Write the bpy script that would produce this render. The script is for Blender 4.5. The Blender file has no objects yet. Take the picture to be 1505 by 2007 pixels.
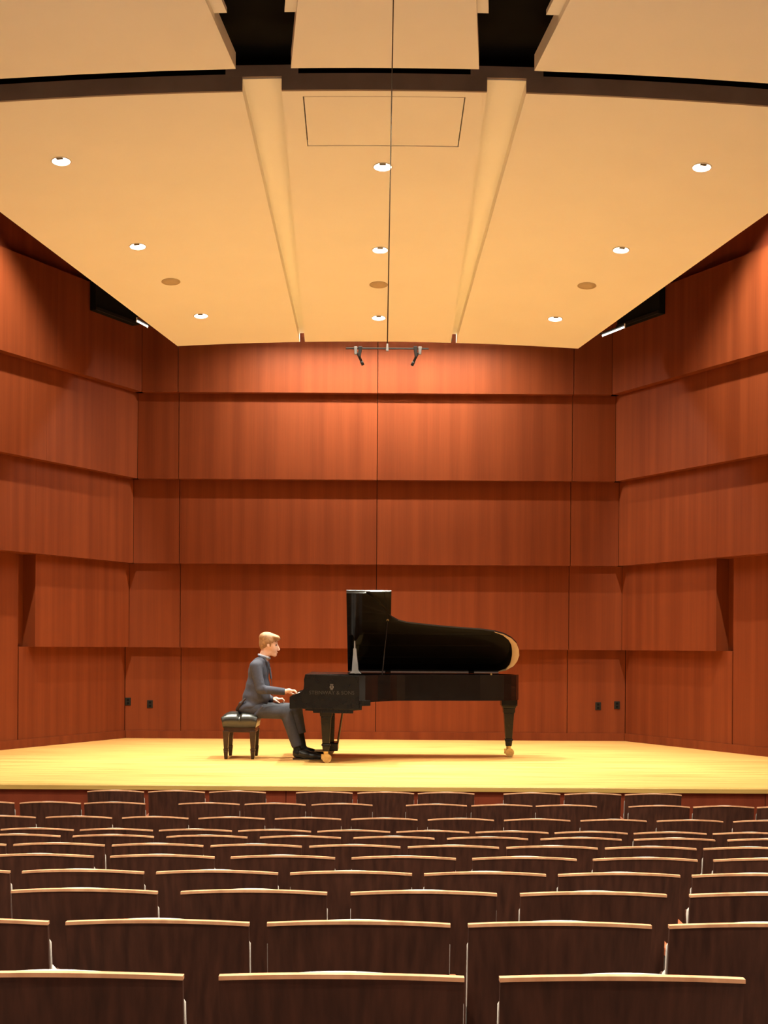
import bpy, bmesh, math, random
import numpy as np
from mathutils import Vector, Matrix

random.seed(7)
SC = bpy.context.scene
COL = SC.collection

# ------------------------------------------------------------------ camera
F, PX, PY, ROLL, EYE = 2650.0, 733.0, 1268.0, 0.0062, 1.37      # focal length etc. in pixels of the 1505x2007 frame
cam_data = bpy.data.cameras.new('camera')
cam = bpy.data.objects.new('camera', cam_data)
COL.objects.link(cam)
cam_data.sensor_fit = 'VERTICAL'
cam_data.sensor_height = 36.0
cam_data.sensor_width = 27.0
cam_data.lens = F / 2007 * 36.0
cam_data.shift_x = (752.5 - PX) / 2007
cam_data.shift_y = (PY - 1003.5) / 2007
cam_data.clip_start = 0.05
cam.location = (0, 0, EYE)
cam.rotation_euler = (Matrix.Rotation(math.pi / 2, 3, 'X') @ Matrix.Rotation(ROLL, 3, 'Z')).to_euler()
SC.camera = cam

# ------------------------------------------------------------------ world, exposure
world = bpy.data.worlds.new('hall_world')
SC.world = world
world.use_nodes = True
world.node_tree.nodes['Background'].inputs[0].default_value = (1.0, 0.75, 0.5, 1)
world.node_tree.nodes['Background'].inputs[1].default_value = 0.0
vs = SC.view_settings
vs.view_transform = 'Standard'
vs.look = 'None'
vs.gamma = 1.0
vs.use_curve_mapping = False
vs.exposure = 0.34
SC.cycles.max_bounces = 7
SC.cycles.glossy_bounces = 3
SC.cycles.transmission_bounces = 2
SC.cycles.adaptive_threshold = 0.025
SC.cycles.use_light_tree = False
STAGE_WATT = 800.0      # each downlight over the stage
HALL_WATT = 950.0        # each downlight over the seats
LAMP_COL = (1.0, 0.97, 0.78)
BEAM = 1.65             # full angle of the stage downlights
STRIP_WATT = 215.0       # strip lamp behind the rear edge of the ceiling, washing the back wall
WASH_WATT = 1350.0       # wall washers between the ceiling and the side walls


def at(x, y, Y):
    """world point at depth Y seen at photo position (x, y)"""
    u, v = x - PX, y - PY
    c, s = math.cos(ROLL), math.sin(ROLL)
    u, v = u * c + v * s, -u * s + v * c
    return Vector((u * Y / F, Y, EYE - v * Y / F))


# ------------------------------------------------------------------ materials
def mat(name, col, rough=0.5, metal=0.0, coat=0.0, spec=0.5, emit=None, emit_s=0.0):
    m = bpy.data.materials.new(name)
    m.use_nodes = True
    b = m.node_tree.nodes['Principled BSDF']
    b.inputs['Base Color'].default_value = (*col, 1)
    b.inputs['Roughness'].default_value = rough
    b.inputs['Metallic'].default_value = metal
    b.inputs['Coat Weight'].default_value = coat
    b.inputs['Specular IOR Level'].default_value = spec
    if emit:
        b.inputs['Emission Color'].default_value = (*emit, 1)
        b.inputs['Emission Strength'].default_value = emit_s
    return m


def nodes(m):
    nt = m.node_tree
    return nt, nt.nodes, nt.links, nt.nodes['Principled BSDF']


def noisy(m, c0, c1, scale, coord='Object', detail=4.0, bump=0.0, stretch=(1, 1, 1), rnd=False, lo=0.3, hi=0.7):
    """colour varies between c0 and c1 by a stretched noise; optional fine relief"""
    nt, N, L, b = nodes(m)
    tc = N.new('ShaderNodeTexCoord')
    mp = N.new('ShaderNodeMapping')
    mp.inputs['Scale'].default_value = stretch
    L.new(tc.outputs[coord], mp.inputs['Vector'])
    if rnd:
        oi = N.new('ShaderNodeObjectInfo')
        mu = N.new('ShaderNodeMath'); mu.operation = 'MULTIPLY'; mu.inputs[1].default_value = 37.0
        L.new(oi.outputs['Random'], mu.inputs[0])
        cx = N.new('ShaderNodeCombineXYZ')
        L.new(mu.outputs[0], cx.inputs[0]); L.new(mu.outputs[0], cx.inputs[1])
        L.new(cx.outputs[0], mp.inputs['Location'])
    no = N.new('ShaderNodeTexNoise')
    no.inputs['Scale'].default_value = scale
    no.inputs['Detail'].default_value = detail
    L.new(mp.outputs[0], no.inputs['Vector'])
    r = N.new('ShaderNodeValToRGB')
    r.color_ramp.elements[0].color = (*c0, 1); r.color_ramp.elements[0].position = lo
    r.color_ramp.elements[1].color = (*c1, 1); r.color_ramp.elements[1].position = hi
    L.new(no.outputs['Fac'], r.inputs[0])
    L.new(r.outputs[0], b.inputs['Base Color'])
    if bump:
        bp = N.new('ShaderNodeBump'); bp.inputs['Strength'].default_value = bump; bp.inputs['Distance'].default_value = 0.004
        L.new(no.outputs['Fac'], bp.inputs['Height']); L.new(bp.outputs[0], b.inputs['Normal'])
    return m


def wood_panel(name, c0, c1, rough=0.55):
    """vertical veneer leaves: broad strips of slightly different tone with fine grain, in panel metres (UV)"""
    m = mat(name, c1, rough, spec=0.10)
    nt, N, L, b = nodes(m)
    tc = N.new('ShaderNodeTexCoord')
    oi = N.new('ShaderNodeObjectInfo')
    mu = N.new('ShaderNodeMath'); mu.operation = 'MULTIPLY'; mu.inputs[1].default_value = 53.0
    L.new(oi.outputs['Random'], mu.inputs[0])
    cx = N.new('ShaderNodeCombineXYZ'); L.new(mu.outputs[0], cx.inputs[0]); L.new(mu.outputs[0], cx.inputs[1])

    def tex(sx, sy, detail):
        mp = N.new('ShaderNodeMapping'); mp.inputs['Scale'].default_value = (sx, sy, 1)
        L.new(tc.outputs['UV'], mp.inputs['Vector']); L.new(cx.outputs[0], mp.inputs['Location'])
        no = N.new('ShaderNodeTexNoise'); no.inputs['Scale'].default_value = 1.0; no.inputs['Detail'].default_value = detail
        L.new(mp.outputs[0], no.inputs['Vector'])
        return no
    strip = tex(7.0, 0.12, 1.0)
    grain = tex(60.0, 1.2, 3.0)
    flame = tex(1.2, 0.9, 2.0)
    a = N.new('ShaderNodeMath'); a.operation = 'MULTIPLY_ADD'; a.inputs[1].default_value = 0.62
    L.new(strip.outputs['Fac'], a.inputs[0])
    g = N.new('ShaderNodeMath'); g.operation = 'MULTIPLY_ADD'; g.inputs[1].default_value = 0.22
    L.new(grain.outputs['Fac'], g.inputs[0])
    h = N.new('ShaderNodeMath'); h.operation = 'MULTIPLY'; h.inputs[1].default_value = 0.16
    L.new(flame.outputs['Fac'], h.inputs[0])
    L.new(h.outputs[0], g.inputs[2]); L.new(g.outputs[0], a.inputs[2])
    r = N.new('ShaderNodeValToRGB')
    r.color_ramp.elements[0].color = (*c0, 1); r.color_ramp.elements[0].position = 0.36
    r.color_ramp.elements[1].color = (*c1, 1); r.color_ramp.elements[1].position = 0.64
    L.new(a.outputs[0], r.inputs[0]); L.new(r.outputs[0], b.inputs['Base Color'])
    return m


M = {}
M['wall'] = wood_panel('cherry_veneer', (0.135, 0.0275, 0.0088), (0.185, 0.0405, 0.0125))
M['wall_upper'] = wood_panel('cherry_veneer_upper', (0.17, 0.03, 0.012), (0.22, 0.042, 0.016))
M['fascia_wood'] = wood_panel('stage_front_veneer', (0.15, 0.028, 0.012), (0.19, 0.037, 0.015))
M['ceil'] = noisy(mat('cream_paint', (0.93, 0.93, 0.85), 0.75), (0.92, 0.92, 0.84), (0.945, 0.945, 0.865), 1.5)
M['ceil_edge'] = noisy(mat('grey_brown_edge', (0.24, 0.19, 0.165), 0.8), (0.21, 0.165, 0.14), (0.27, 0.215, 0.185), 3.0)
M['void'] = noisy(mat('matt_black', (0.006, 0.0055, 0.005), 0.95, spec=0.1), (0.005, 0.0045, 0.004), (0.008, 0.0075, 0.0065), 3.0)
M['grille'] = noisy(mat('tan_grille', (0.52, 0.43, 0.28), 0.7), (0.46, 0.38, 0.24), (0.57, 0.47, 0.31), 200.0)
M['trim_white'] = noisy(mat('white_trim', (0.8, 0.76, 0.68), 0.4), (0.78, 0.74, 0.66), (0.82, 0.78, 0.70), 20.0)
M['lens'] = mat('lit_lens', (1, 1, 1), 0.5, emit=(1.0, 0.90, 0.74), emit_s=14.0)
M['tube'] = mat('lit_tube', (1, 1, 1), 0.5, emit=(1.0, 0.97, 0.86), emit_s=7.0)
for _k in ('lens', 'tube'):
    M[_k].cycles.emission_sampling = 'NONE'      # the lamps inside the fittings carry their light
M['baffle'] = mat('lamp_baffle', (0.10, 0.09, 0.07), 0.5)
M['carpet'] = noisy(mat('brown_carpet', (0.16, 0.10, 0.08), 0.95), (0.13, 0.08, 0.06), (0.19, 0.12, 0.095), 60.0, bump=0.3)
M['seat_wood'] = noisy(mat('walnut_veneer', (0.047, 0.0155, 0.009), 0.5, spec=0.2), (0.028, 0.009, 0.0055), (0.066, 0.022, 0.0128), 3.0,
                       stretch=(14, 14, 0.5), rnd=True, detail=5)
M['seat_edge'] = noisy(mat('pale_wood_edge', (0.50, 0.24, 0.125), 0.4), (0.40, 0.18, 0.09), (0.58, 0.29, 0.155), 4.0, stretch=(6, 1, 1), rnd=True)
M['arm_wood'] = noisy(mat('red_wood_arm', (0.28, 0.07, 0.025), 0.4), (0.22, 0.055, 0.02), (0.33, 0.085, 0.03), 3.0, stretch=(10, 1, 10))
M['seat_fabric'] = noisy(mat('pale_grey_fabric', (0.46, 0.40, 0.37), 0.95), (0.40, 0.35, 0.32), (0.52, 0.45, 0.41), 90.0, bump=0.3)
M['seat_metal'] = noisy(mat('dark_bronze_metal', (0.06, 0.04, 0.03), 0.45, 0.3), (0.05, 0.035, 0.026), (0.07, 0.047, 0.035), 30.0)
M['lacquer'] = noisy(mat('black_lacquer', (0.006, 0.005, 0.005), 0.08, spec=0.32), (0.005, 0.004, 0.004), (0.007, 0.006, 0.006), 8.0)
M['lacquer_satin'] = noisy(mat('black_satin_lacquer', (0.006, 0.005, 0.005), 0.22, spec=0.2), (0.005, 0.004, 0.004), (0.008, 0.007, 0.006), 8.0)
M['brass'] = noisy(mat('polished_brass', (0.5, 0.38, 0.2), 0.3, 1.0), (0.42, 0.31, 0.15), (0.58, 0.45, 0.25), 20.0)
M['plate'] = noisy(mat('bronze_iron_plate', (0.2, 0.12, 0.04), 0.45, 0.5), (0.18, 0.105, 0.03), (0.22, 0.135, 0.05), 10.0)
M['lid_pale'] = noisy(mat('pale_lid_reflection', (0.40, 0.29, 0.21), 0.35), (0.36, 0.26, 0.19), (0.44, 0.32, 0.235), 5.0)  # reflected floor put into the colour
M['hinge'] = noisy(mat('grey_hinge_metal', (0.46, 0.40, 0.38), 0.45, 0.2), (0.42, 0.36, 0.34), (0.50, 0.44, 0.42), 30.0)
M['desk'] = noisy(mat('grey_desk_reflection', (0.26, 0.245, 0.25), 0.25), (0.23, 0.215, 0.22), (0.29, 0.275, 0.28), 9.0)
M['ivory'] = noisy(mat('ivory_keys', (0.8, 0.78, 0.7), 0.25), (0.78, 0.76, 0.68), (0.82, 0.8, 0.72), 20.0)
M['emblem'] = mat('dull_emblem', (0.14, 0.125, 0.12), 0.4, 0.2)
M['letter'] = mat('faint_letters', (0.016, 0.013, 0.011), 0.5)
M['leather'] = noisy(mat('black_leather', (0.018, 0.017, 0.014), 0.32, spec=0.6), (0.014, 0.013, 0.011), (0.022, 0.021, 0.018), 40.0, bump=0.15)
M['bench_wood'] = noisy(mat('dark_brown_lacquer', (0.03, 0.014, 0.009), 0.25, spec=0.25), (0.024, 0.011, 0.007), (0.036, 0.017, 0.011), 10.0)
M['skin'] = noisy(mat('skin', (0.72, 0.43, 0.33), 0.5), (0.69, 0.40, 0.30), (0.75, 0.46, 0.36), 12.0)
M['hair'] = noisy(mat('sandy_hair', (0.31, 0.155, 0.068), 0.55), (0.20, 0.092, 0.038), (0.40, 0.21, 0.095), 30.0, stretch=(1, 4, 1), bump=0.4)
M['suit'] = noisy(mat('slate_suit', (0.044, 0.046, 0.072), 0.85), (0.039, 0.041, 0.064), (0.050, 0.052, 0.081), 40.0, bump=0.15)
M['trouser'] = noisy(mat('slate_trousers', (0.037, 0.038, 0.054), 0.85), (0.033, 0.034, 0.048), (0.042, 0.043, 0.061), 40.0, bump=0.15)
M['shirt'] = noisy(mat('pale_blue_shirt', (0.36, 0.38, 0.48), 0.8), (0.33, 0.35, 0.45), (0.39, 0.41, 0.51), 30.0)
M['tie'] = mat('dark_tie', (0.03, 0.016, 0.018), 0.7)
M['shoe'] = noisy(mat('black_shoe_leather', (0.012, 0.010, 0.010), 0.3), (0.010, 0.008, 0.008), (0.015, 0.012, 0.012), 30.0)
M['sock'] = mat('black_sock', (0.010, 0.010, 0.011), 0.95)
M['eye'] = mat('dark_eye', (0.03, 0.02, 0.015), 0.3)
M['plate_black'] = noisy(mat('black_outlet_plate', (0.012, 0.010, 0.008), 0.6, spec=0.2), (0.010, 0.008, 0.006), (0.015, 0.012, 0.010), 30.0)
M['mic'] = noisy(mat('dark_grey_mic', (0.035, 0.028, 0.026), 0.5, 0.3), (0.03, 0.024, 0.022), (0.042, 0.033, 0.03), 30.0)
M['clip'] = noisy(mat('grey_clip', (0.3, 0.27, 0.26), 0.4, 0.4), (0.27, 0.24, 0.23), (0.33, 0.3, 0.29), 30.0)
M['cable'] = mat('dark_cable', (0.05, 0.028, 0.012), 0.6)
M['hall_wall'] = wood_panel('hall_wall_veneer', (0.40, 0.20, 0.11), (0.48, 0.25, 0.14))


def maple_floor():
    m = mat('maple_boards', (0.78, 0.52, 0.17), 0.32)
    nt, N, L, b = nodes(m)
    tc = N.new('ShaderNodeTexCoord')
    br = N.new('ShaderNodeTexBrick')
    br.inputs['Color1'].default_value = (0.86, 0.475, 0.155, 1)
    br.inputs['Color2'].default_value = (0.76, 0.405, 0.125, 1)
    br.inputs['Mortar'].default_value = (0.55, 0.35, 0.10, 1)
    br.inputs['Scale'].default_value = 1.0
    br.inputs['Mortar Size'].default_value = 0.0012
    br.inputs['Brick Width'].default_value = 1.4
    br.inputs['Row Height'].default_value = 0.057
    br.offset = 0.37
    L.new(tc.outputs['Object'], br.inputs['Vector'])
    mp = N.new('ShaderNodeMapping'); mp.inputs['Scale'].default_value = (0.5, 7.0, 1)
    L.new(tc.outputs['Object'], mp.inputs['Vector'])
    no = N.new('ShaderNodeTexNoise'); no.inputs['Scale'].default_value = 1.6; no.inputs['Detail'].default_value = 5
    L.new(mp.outputs[0], no.inputs['Vector'])
    r = N.new('ShaderNodeValToRGB')
    r.color_ramp.elements[0].color = (0.68, 0.64, 0.55, 1); r.color_ramp.elements[0].position = 0.30
    r.color_ramp.elements[1].color = (1.0, 1.0, 1.0, 1); r.color_ramp.elements[1].position = 0.55
    L.new(no.outputs['Fac'], r.inputs[0])
    mx = N.new('ShaderNodeMix'); mx.data_type = 'RGBA'; mx.blend_type = 'MULTIPLY'; mx.inputs[0].default_value = 1.0
    L.new(br.outputs['Color'], mx.inputs[6]); L.new(r.outputs[0], mx.inputs[7])
    L.new(mx.outputs[2], b.inputs['Base Color'])
    return m


M['maple'] = maple_floor()
M['nosing'] = noisy(mat('dark_maple_nosing', (0.5, 0.31, 0.08), 0.4), (0.44, 0.27, 0.07), (0.55, 0.35, 0.1), 2.0, stretch=(1, 10, 10))


# ------------------------------------------------------------------ mesh helpers
class MB:
    def __init__(self):
        self.v, self.f, self.uv = [], [], []

    def add(self, vs, fs):
        o = len(self.v)
        self.v += [tuple(p) for p in vs]
        self.f += [tuple(i + o for i in f) for f in fs]
        return self

    def box(self, x0, x1, y0, y1, z0, z1, mtx=None):
        vs = [Vector(p) for p in ((x0, y0, z0), (x1, y0, z0), (x1, y1, z0), (x0, y1, z0),
                                  (x0, y0, z1), (x1, y0, z1), (x1, y1, z1), (x0, y1, z1))]
        if mtx is not None:
            vs = [mtx @ p for p in vs]
        return self.add(vs, [(0, 3, 2, 1), (4, 5, 6, 7), (0, 1, 5, 4), (1, 2, 6, 5), (2, 3, 7, 6), (3, 0, 4, 7)])

    def frustum(self, c0, w0, d0, c1, w1, d1):
        """square post between two centres"""
        vs = []
        for c, w, d in ((c0, w0, d0), (c1, w1, d1)):
            for sx, sy in ((-1, -1), (1, -1), (1, 1), (-1, 1)):
                vs.append((c[0] + sx * w / 2, c[1] + sy * d / 2, c[2]))
        return self.add(vs, [(0, 3, 2, 1), (4, 5, 6, 7), (0, 1, 5, 4), (1, 2, 6, 5), (2, 3, 7, 6), (3, 0, 4, 7)])

    def prism(self, poly, fn0, fn1):
        """closed polygon mapped by two functions into two parallel caps"""
        n = len(poly)
        vs = [fn0(*p) for p in poly] + [fn1(*p) for p in poly]
        fs = [tuple(range(n - 1, -1, -1)), tuple(range(n, 2 * n))]
        fs += [(i, (i + 1) % n, n + (i + 1) % n, n + i) for i in range(n)]
        return self.add(vs, fs)

    def tube(self, p0, p1, r0, r1=None, n=12):
        r1 = r0 if r1 is None else r1
        p0, p1 = Vector(p0), Vector(p1)
        d = (p1 - p0).normalized()
        a = d.orthogonal().normalized(); b = d.cross(a)
        vs = []
        for p, r in ((p0, r0), (p1, r1)):
            for i in range(n):
                t = 2 * math.pi * i / n
                vs.append(p + (a * math.cos(t) + b * math.sin(t)) * r)
        fs = [(i, (i + 1) % n, n + (i + 1) % n, n + i) for i in range(n)]
        fs += [tuple(range(n - 1, -1, -1)), tuple(range(n, 2 * n))]
        return self.add(vs, fs)

    def lathe(self, prof, mtx=None, n=32, ring=False):
        """profile (radius, height) turned about z"""
        vs = []
        for r, h in prof:
            for i in range(n):
                t = 2 * math.pi * i / n
                p = Vector((r * math.cos(t), r * math.sin(t), h))
                vs.append(mtx @ p if mtx is not None else p)
        m = len(prof)
        fs = []
        for k in range(m if ring else m - 1):
            k2 = (k + 1) % m
            for i in range(n):
                j = (i + 1) % n
                fs.append((k * n + i, k * n + j, k2 * n + j, k2 * n + i))
        if ring:
            return self.add(vs, fs)
        fs.append(tuple(range(n - 1, -1, -1)))
        fs.append(tuple((m - 1) * n + i for i in range(n)))
        return self.add(vs, fs)

    def grid(self, nu, nv, fn, thick=None):
        """nu x nv sheet from fn(u, v, side); two sides and a rim when thick"""
        def idx(s, i, j):
            return s * (nu + 1) * (nv + 1) + i * (nv + 1) + j
        vs, fs = [], []
        for s in (0, 1):
            for i in range(nu + 1):
                for j in range(nv + 1):
                    vs.append(fn(i / nu, j / nv, s))
        for i in range(nu):
            for j in range(nv):
                fs.append((idx(0, i, j), idx(0, i + 1, j), idx(0, i + 1, j + 1), idx(0, i, j + 1)))
                fs.append((idx(1, i, j), idx(1, i, j + 1), idx(1, i + 1, j + 1), idx(1, i + 1, j)))
        for i in range(nu):
            fs.append((idx(0, i, 0), idx(1, i, 0), idx(1, i + 1, 0), idx(0, i + 1, 0)))
            fs.append((idx(0, i, nv), idx(0, i + 1, nv), idx(1, i + 1, nv), idx(1, i, nv)))
        for j in range(nv):
            fs.append((idx(0, 0, j), idx(0, 0, j + 1), idx(1, 0, j + 1), idx(1, 0, j)))
            fs.append((idx(0, nu, j), idx(1, nu, j), idx(1, nu, j + 1), idx(0, nu, j + 1)))
        return self.add(vs, fs)

    def build(self, name, material, parent=None, smooth=False, origin=None, fix=True, bevel=0.0, seg=2):
        me = bpy.data.meshes.new(name)
        vs = self.v
        if origin is not None:
            ox = Vector(origin)
            vs = [tuple(Vector(p) - ox) for p in vs]
        me.from_pydata(vs, [], self.f)
        if fix or bevel:
            bm = bmesh.new(); bm.from_mesh(me)
            bmesh.ops.recalc_face_normals(bm, faces=bm.faces)
            if bevel:
                ed = [e for e in bm.edges if e.is_manifold and e.calc_face_angle(0) > 0.5]
                bmesh.ops.bevel(bm, geom=ed, offset=bevel, segments=seg, affect='EDGES', profile=0.5, clamp_overlap=True)
            bm.to_mesh(me); bm.free()
        if smooth:
            me.polygons.foreach_set('use_smooth', [True] * len(me.polygons))
        me.update()
        o = bpy.data.objects.new(name, me)
        me.materials.append(material)
        COL.objects.link(o)
        if origin is not None:
            o.location = origin
        if parent is not None:
            o.parent = parent
            if origin is None:
                o.matrix_parent_inverse = parent_matrix(parent).inverted()
            else:
                o.matrix_parent_inverse = parent_matrix(parent).inverted()
        return o


def parent_matrix(o):
    m = Matrix.LocRotScale(o.location, o.rotation_euler, o.scale)
    if o.parent:
        return parent_matrix(o.parent) @ o.matrix_parent_inverse @ m
    return m


def empty(name, loc, label=None, cat=None, group=None, kind=None):
    o = bpy.data.objects.new(name, None)
    o.location = loc
    o.empty_display_size = 0.1
    COL.objects.link(o)
    tag(o, label, cat, group, kind)
    return o


def tag(o, label=None, cat=None, group=None, kind=None):
    for k, v in (('label', label), ('category', cat), ('group', group), ('kind', kind)):
        if v:
            o[k] = v
    return o


def uv_panel(o, udir, origin):
    """UV in metres: u along the wall, v up"""
    me = o.data
    uv = me.uv_layers.new(name='UVMap')
    ud = Vector(udir).normalized()
    og = Vector(origin)
    mw = parent_matrix(o.parent) @ o.matrix_parent_inverse if o.parent else Matrix()
    mw = mw @ Matrix.LocRotScale(o.location, o.rotation_euler, o.scale)
    for lp in me.loops:
        p = mw @ me.vertices[lp.vertex_index].co
        uv.data[lp.index].uv = ((p - og).dot(ud) + 0.6 * (p - og).dot(Vector((-ud.y, ud.x, 0))), p.z)
    return o


# ------------------------------------------------------------------ setting: stage shell
STEP = 0.12                       # each tier of panelling stands this much proud of the one below
TIER_Z = [0.0, 1.345, 2.575, 3.797, 5.035, 6.32]
BACK_Y, CORNER, SPLAY, AX = 20.0, 3.70, 0.475, 0.02
FRONT_Y = 13.3
SEC = math.sqrt(1 + SPLAY * SPLAY)


def side_x(side, Y, n):
    """plan x of tier n's face on a side wall (side -1 left, +1 right)"""
    return AX + side * (CORNER + SPLAY * (BACK_Y - Y) - STEP * n * SEC)


def wall_panel(parent, A, B, z0, z1, depth, inward, m, gap=0.0045, name='panel'):
    """a veneered panel whose face runs A->B in plan; depth goes away from the room"""
    A, B = Vector((*A, 0)), Vector((*B, 0))
    d = (B - A).normalized()
    nrm = Vector((*inward, 0)).normalized()
    A2, B2 = A + d * gap, B - d * gap
    mb = MB()
    P = [A2, B2, B2 - nrm * depth, A2 - nrm * depth]
    mb.add([p + Vector((0, 0, z)) for z in (z0, z1) for p in P],
           [(0, 3, 2, 1), (4, 5, 6, 7), (0, 1, 5, 4), (1, 2, 6, 5), (2, 3, 7, 6), (3, 0, 4, 7)])
    o = mb.build(name, m, parent)
    uv_panel(o, d, A)
    return o


# backing walls are the pieces of the setting; the panels hang on them
wb = MB().box(-4.2, 4.2, 20.13, 20.3, -0.7, 8.6).build('wall_back', M['void'])
tag(wb, 'back wall of the stage in tiers of cherry veneer panels', kind='structure')
seams = [-2.853, 0.03, 2.861]
for n in range(5):
    Y = BACK_Y - STEP * n
    xs = [side_x(-1, Y, n)] + seams + [side_x(1, Y, n)]
    for a, b in zip(xs[:-1], xs[1:]):
        wall_panel(wb, (a, Y), (b, Y), TIER_Z[n], TIER_Z[n + 1], STEP * n + 0.11, (0, -1), M['wall'])
wall_panel(wb, (-3.9, 19.75), (3.9, 19.75), 6.32, 8.6, 0.2, (0, -1), M['wall_upper'])

walls = {}
for side, nm in ((-1, 'left'), (1, 'right')):
    nrm = Vector((-side, -SPLAY)).normalized()       # into the room
    dirv = Vector((side * SPLAY, -1.0)).normalized()  # from the back corner towards the audience
    a = Vector((side_x(side, BACK_Y, 0), BACK_Y)); b = Vector((side_x(side, FRONT_Y, 0), FRONT_Y))
    a2, b2 = a - nrm * 0.13, b - nrm * 0.13
    mb = MB()
    q = [a2, b2, b2 - nrm * 0.17, a2 - nrm * 0.17]
    mb.add([(p.x, p.y, z) for z in (-0.7, 8.6) for p in q],
           [(0, 3, 2, 1), (4, 5, 6, 7), (0, 1, 5, 4), (1, 2, 6, 5), (2, 3, 7, 6), (3, 0, 4, 7)])
    w = mb.build('wall_' + nm, M['void'])
    tag(w, 'splayed %s wall of the stage in tiers of cherry veneer panels' % nm, kind='structure')
    walls[nm] = w

    def pt(Y, n):
        return (side_x(side, Y, n), Y)
    end1, end2 = 17.86, 17.98
    # lowest tier and the tall panels beyond it
    wall_panel(w, pt(20.0, 0), pt(end1, 0), 0, TIER_Z[1], 0.11, nrm, M['wall'], 0.008)
    for y0, y1 in ((end1, 15.6), (15.6, FRONT_Y)):
        wall_panel(w, pt(y0, 0), pt(y1, 0), 0, TIER_Z[2], 0.11, nrm, M['wall'], 0.012)
    wall_panel(w, pt(18.15, -0.75), pt(end1, -0.75), TIER_Z[1] + 0.001, TIER_Z[2], 0.03, nrm, M['wall'], 0.0)
    wall_panel(w, pt(20.0 - STEP, 1), pt(end2, 1), TIER_Z[1], TIER_Z[2], STEP + 0.11, nrm, M['wall'], 0.0)
    for n in (2, 3, 4):
        ys = [BACK_Y - STEP * n, 17.8, 15.6, FRONT_Y]
        for y0, y1 in zip(ys[:-1], ys[1:]):
            wall_panel(w, pt(y0, n), pt(y1, n), TIER_Z[n], TIER_Z[n + 1], STEP * n + 0.11, nrm, M['wall'], 0.0012)
    wall_panel(w, pt(19.7, 3), pt(FRONT_Y, 3), 6.32, 8.6, 0.35, nrm, M['wall_upper'], 0.0)
    # low plinth
    sk = wall_panel(None, (side_x(side, BACK_Y, 0) - side * 0.012, BACK_Y), (side_x(side, FRONT_Y, 0) - side * 0.012, FRONT_Y), 0.0, 0.115, 0.014, nrm, M['wall'], 0.0, 'baseboard_' + nm)
    tag(sk, kind='structure')
sk = wall_panel(None, (side_x(-1, BACK_Y, 0), BACK_Y - 0.013), (side_x(1, BACK_Y, 0), BACK_Y - 0.013), 0.0, 0.115, 0.014, (0, -1), M['wall'], 0.02, 'baseboard_back')
tag(sk, kind='structure')

# stage floor
fl = [(-7.4, FRONT_Y), (7.4, FRONT_Y), (side_x(1, 13.3, 0) + 0.3, 13.4), (side_x(1, 20, 0) + 0.1, 20.1), (side_x(-1, 20, 0) - 0.1, 20.1), (side_x(-1, 13.3, 0) - 0.3, 13.4)]
so = MB().prism(fl, lambda x, y: (x, y, -0.04), lambda x, y: (x, y, 0.0)).build('floor_stage', M['maple'])
tag(so, 'pale yellow maple board stage floor', kind='structure')
no_ = MB().box(-7.4, 7.4, FRONT_Y - 0.03, FRONT_Y - 0.001, -0.048, -0.002).build('trim_1', M['nosing'], bevel=0.004)
tag(no_, 'darker maple nosing along the stage edge', kind='structure')
wf = MB().box(-7.4, 7.4, FRONT_Y + 0.03, FRONT_Y + 0.12, -0.74, -0.045).build('wall_stage_front', M['void'])
tag(wf, 'low dark cherry veneer front of the stage', kind='structure')
xx = -7.15
while xx < 7.2:
    wall_panel(wf, (xx, FRONT_Y + 0.012), (xx + 1.573, FRONT_Y + 0.012), -0.735, -0.05, 0.017, (0, -1), M['fascia_wood'], 0.003)
    xx += 1.573

# ------------------------------------------------------------------ setting: hall for the audience
ROW_Y = [2.617 + 0.904 * i for i in range(9)] + [10.70, 11.53]
ROW_TOP = [0.735, 0.655, 0.572, 0.485, 0.406, 0.325, 0.244, 0.158, 0.125, 0.130, 0.135]
SEAT_H = 0.85
mb = MB()
edges = [-4.0] + [ROW_Y[i] - 0.5 for i in range(1, 9)] + [FRONT_Y + 0.03]
zs = [ROW_TOP[i] - SEAT_H for i in range(8)] + [-0.72]
for i, z in enumerate(zs):
    mb.box(-8.6, 8.6, edges[i], edges[i + 1], -1.2, z)
hf = mb.build('floor', M['carpet'])
tag(hf, 'dark carpeted hall floor stepping down to the stage', kind='structure')
for side, nm in ((-1, 'hall_left'), (1, 'hall_right')):
    o = MB().box(min(side * 8.6, side * 8.8), max(side * 8.6, side * 8.8), -4, 13.3, -1.2, 8.6).build('wall_' + nm, M['hall_wall'])
    uv_panel(o, (0, 1, 0), (0, 0, 0)); tag(o, kind='structure')
    x0, x1 = sorted((side_x(side, FRONT_Y, 0) - side * 0.02, side * 8.8))
    o = MB().box(x0, x1, 13.31, 13.5, 0.0, 8.6).build('wall_return_' + ('left' if side < 0 else 'right'), M['hall_wall'])
    uv_panel(o, (1, 0, 0), (0, 0, 0)); tag(o, kind='structure')
o = MB().box(-8.8, 8.8, -4.2, -4.0, -1.2, 8.6).build('wall_rear', M['hall_wall'])
uv_panel(o, (1, 0, 0), (0, 0, 0)); tag(o, kind='structure')
o = MB().box(-8.8, 8.8, -4.2, 20.3, 8.6, 8.8).build('ceiling_void', M['void'])
tag(o, kind='structure')


# ------------------------------------------------------------------ setting: ceiling clouds
def axis(Y):
    return 0.02 + 0.005 * (20 - Y)


def stage_z(X, Y):
    return EYE + 6.18 - 0.1064 * Y - 0.0105 * (X - axis(Y)) ** 2


def lerp(a, b, t):
    return a + (b - a) * t


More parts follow.
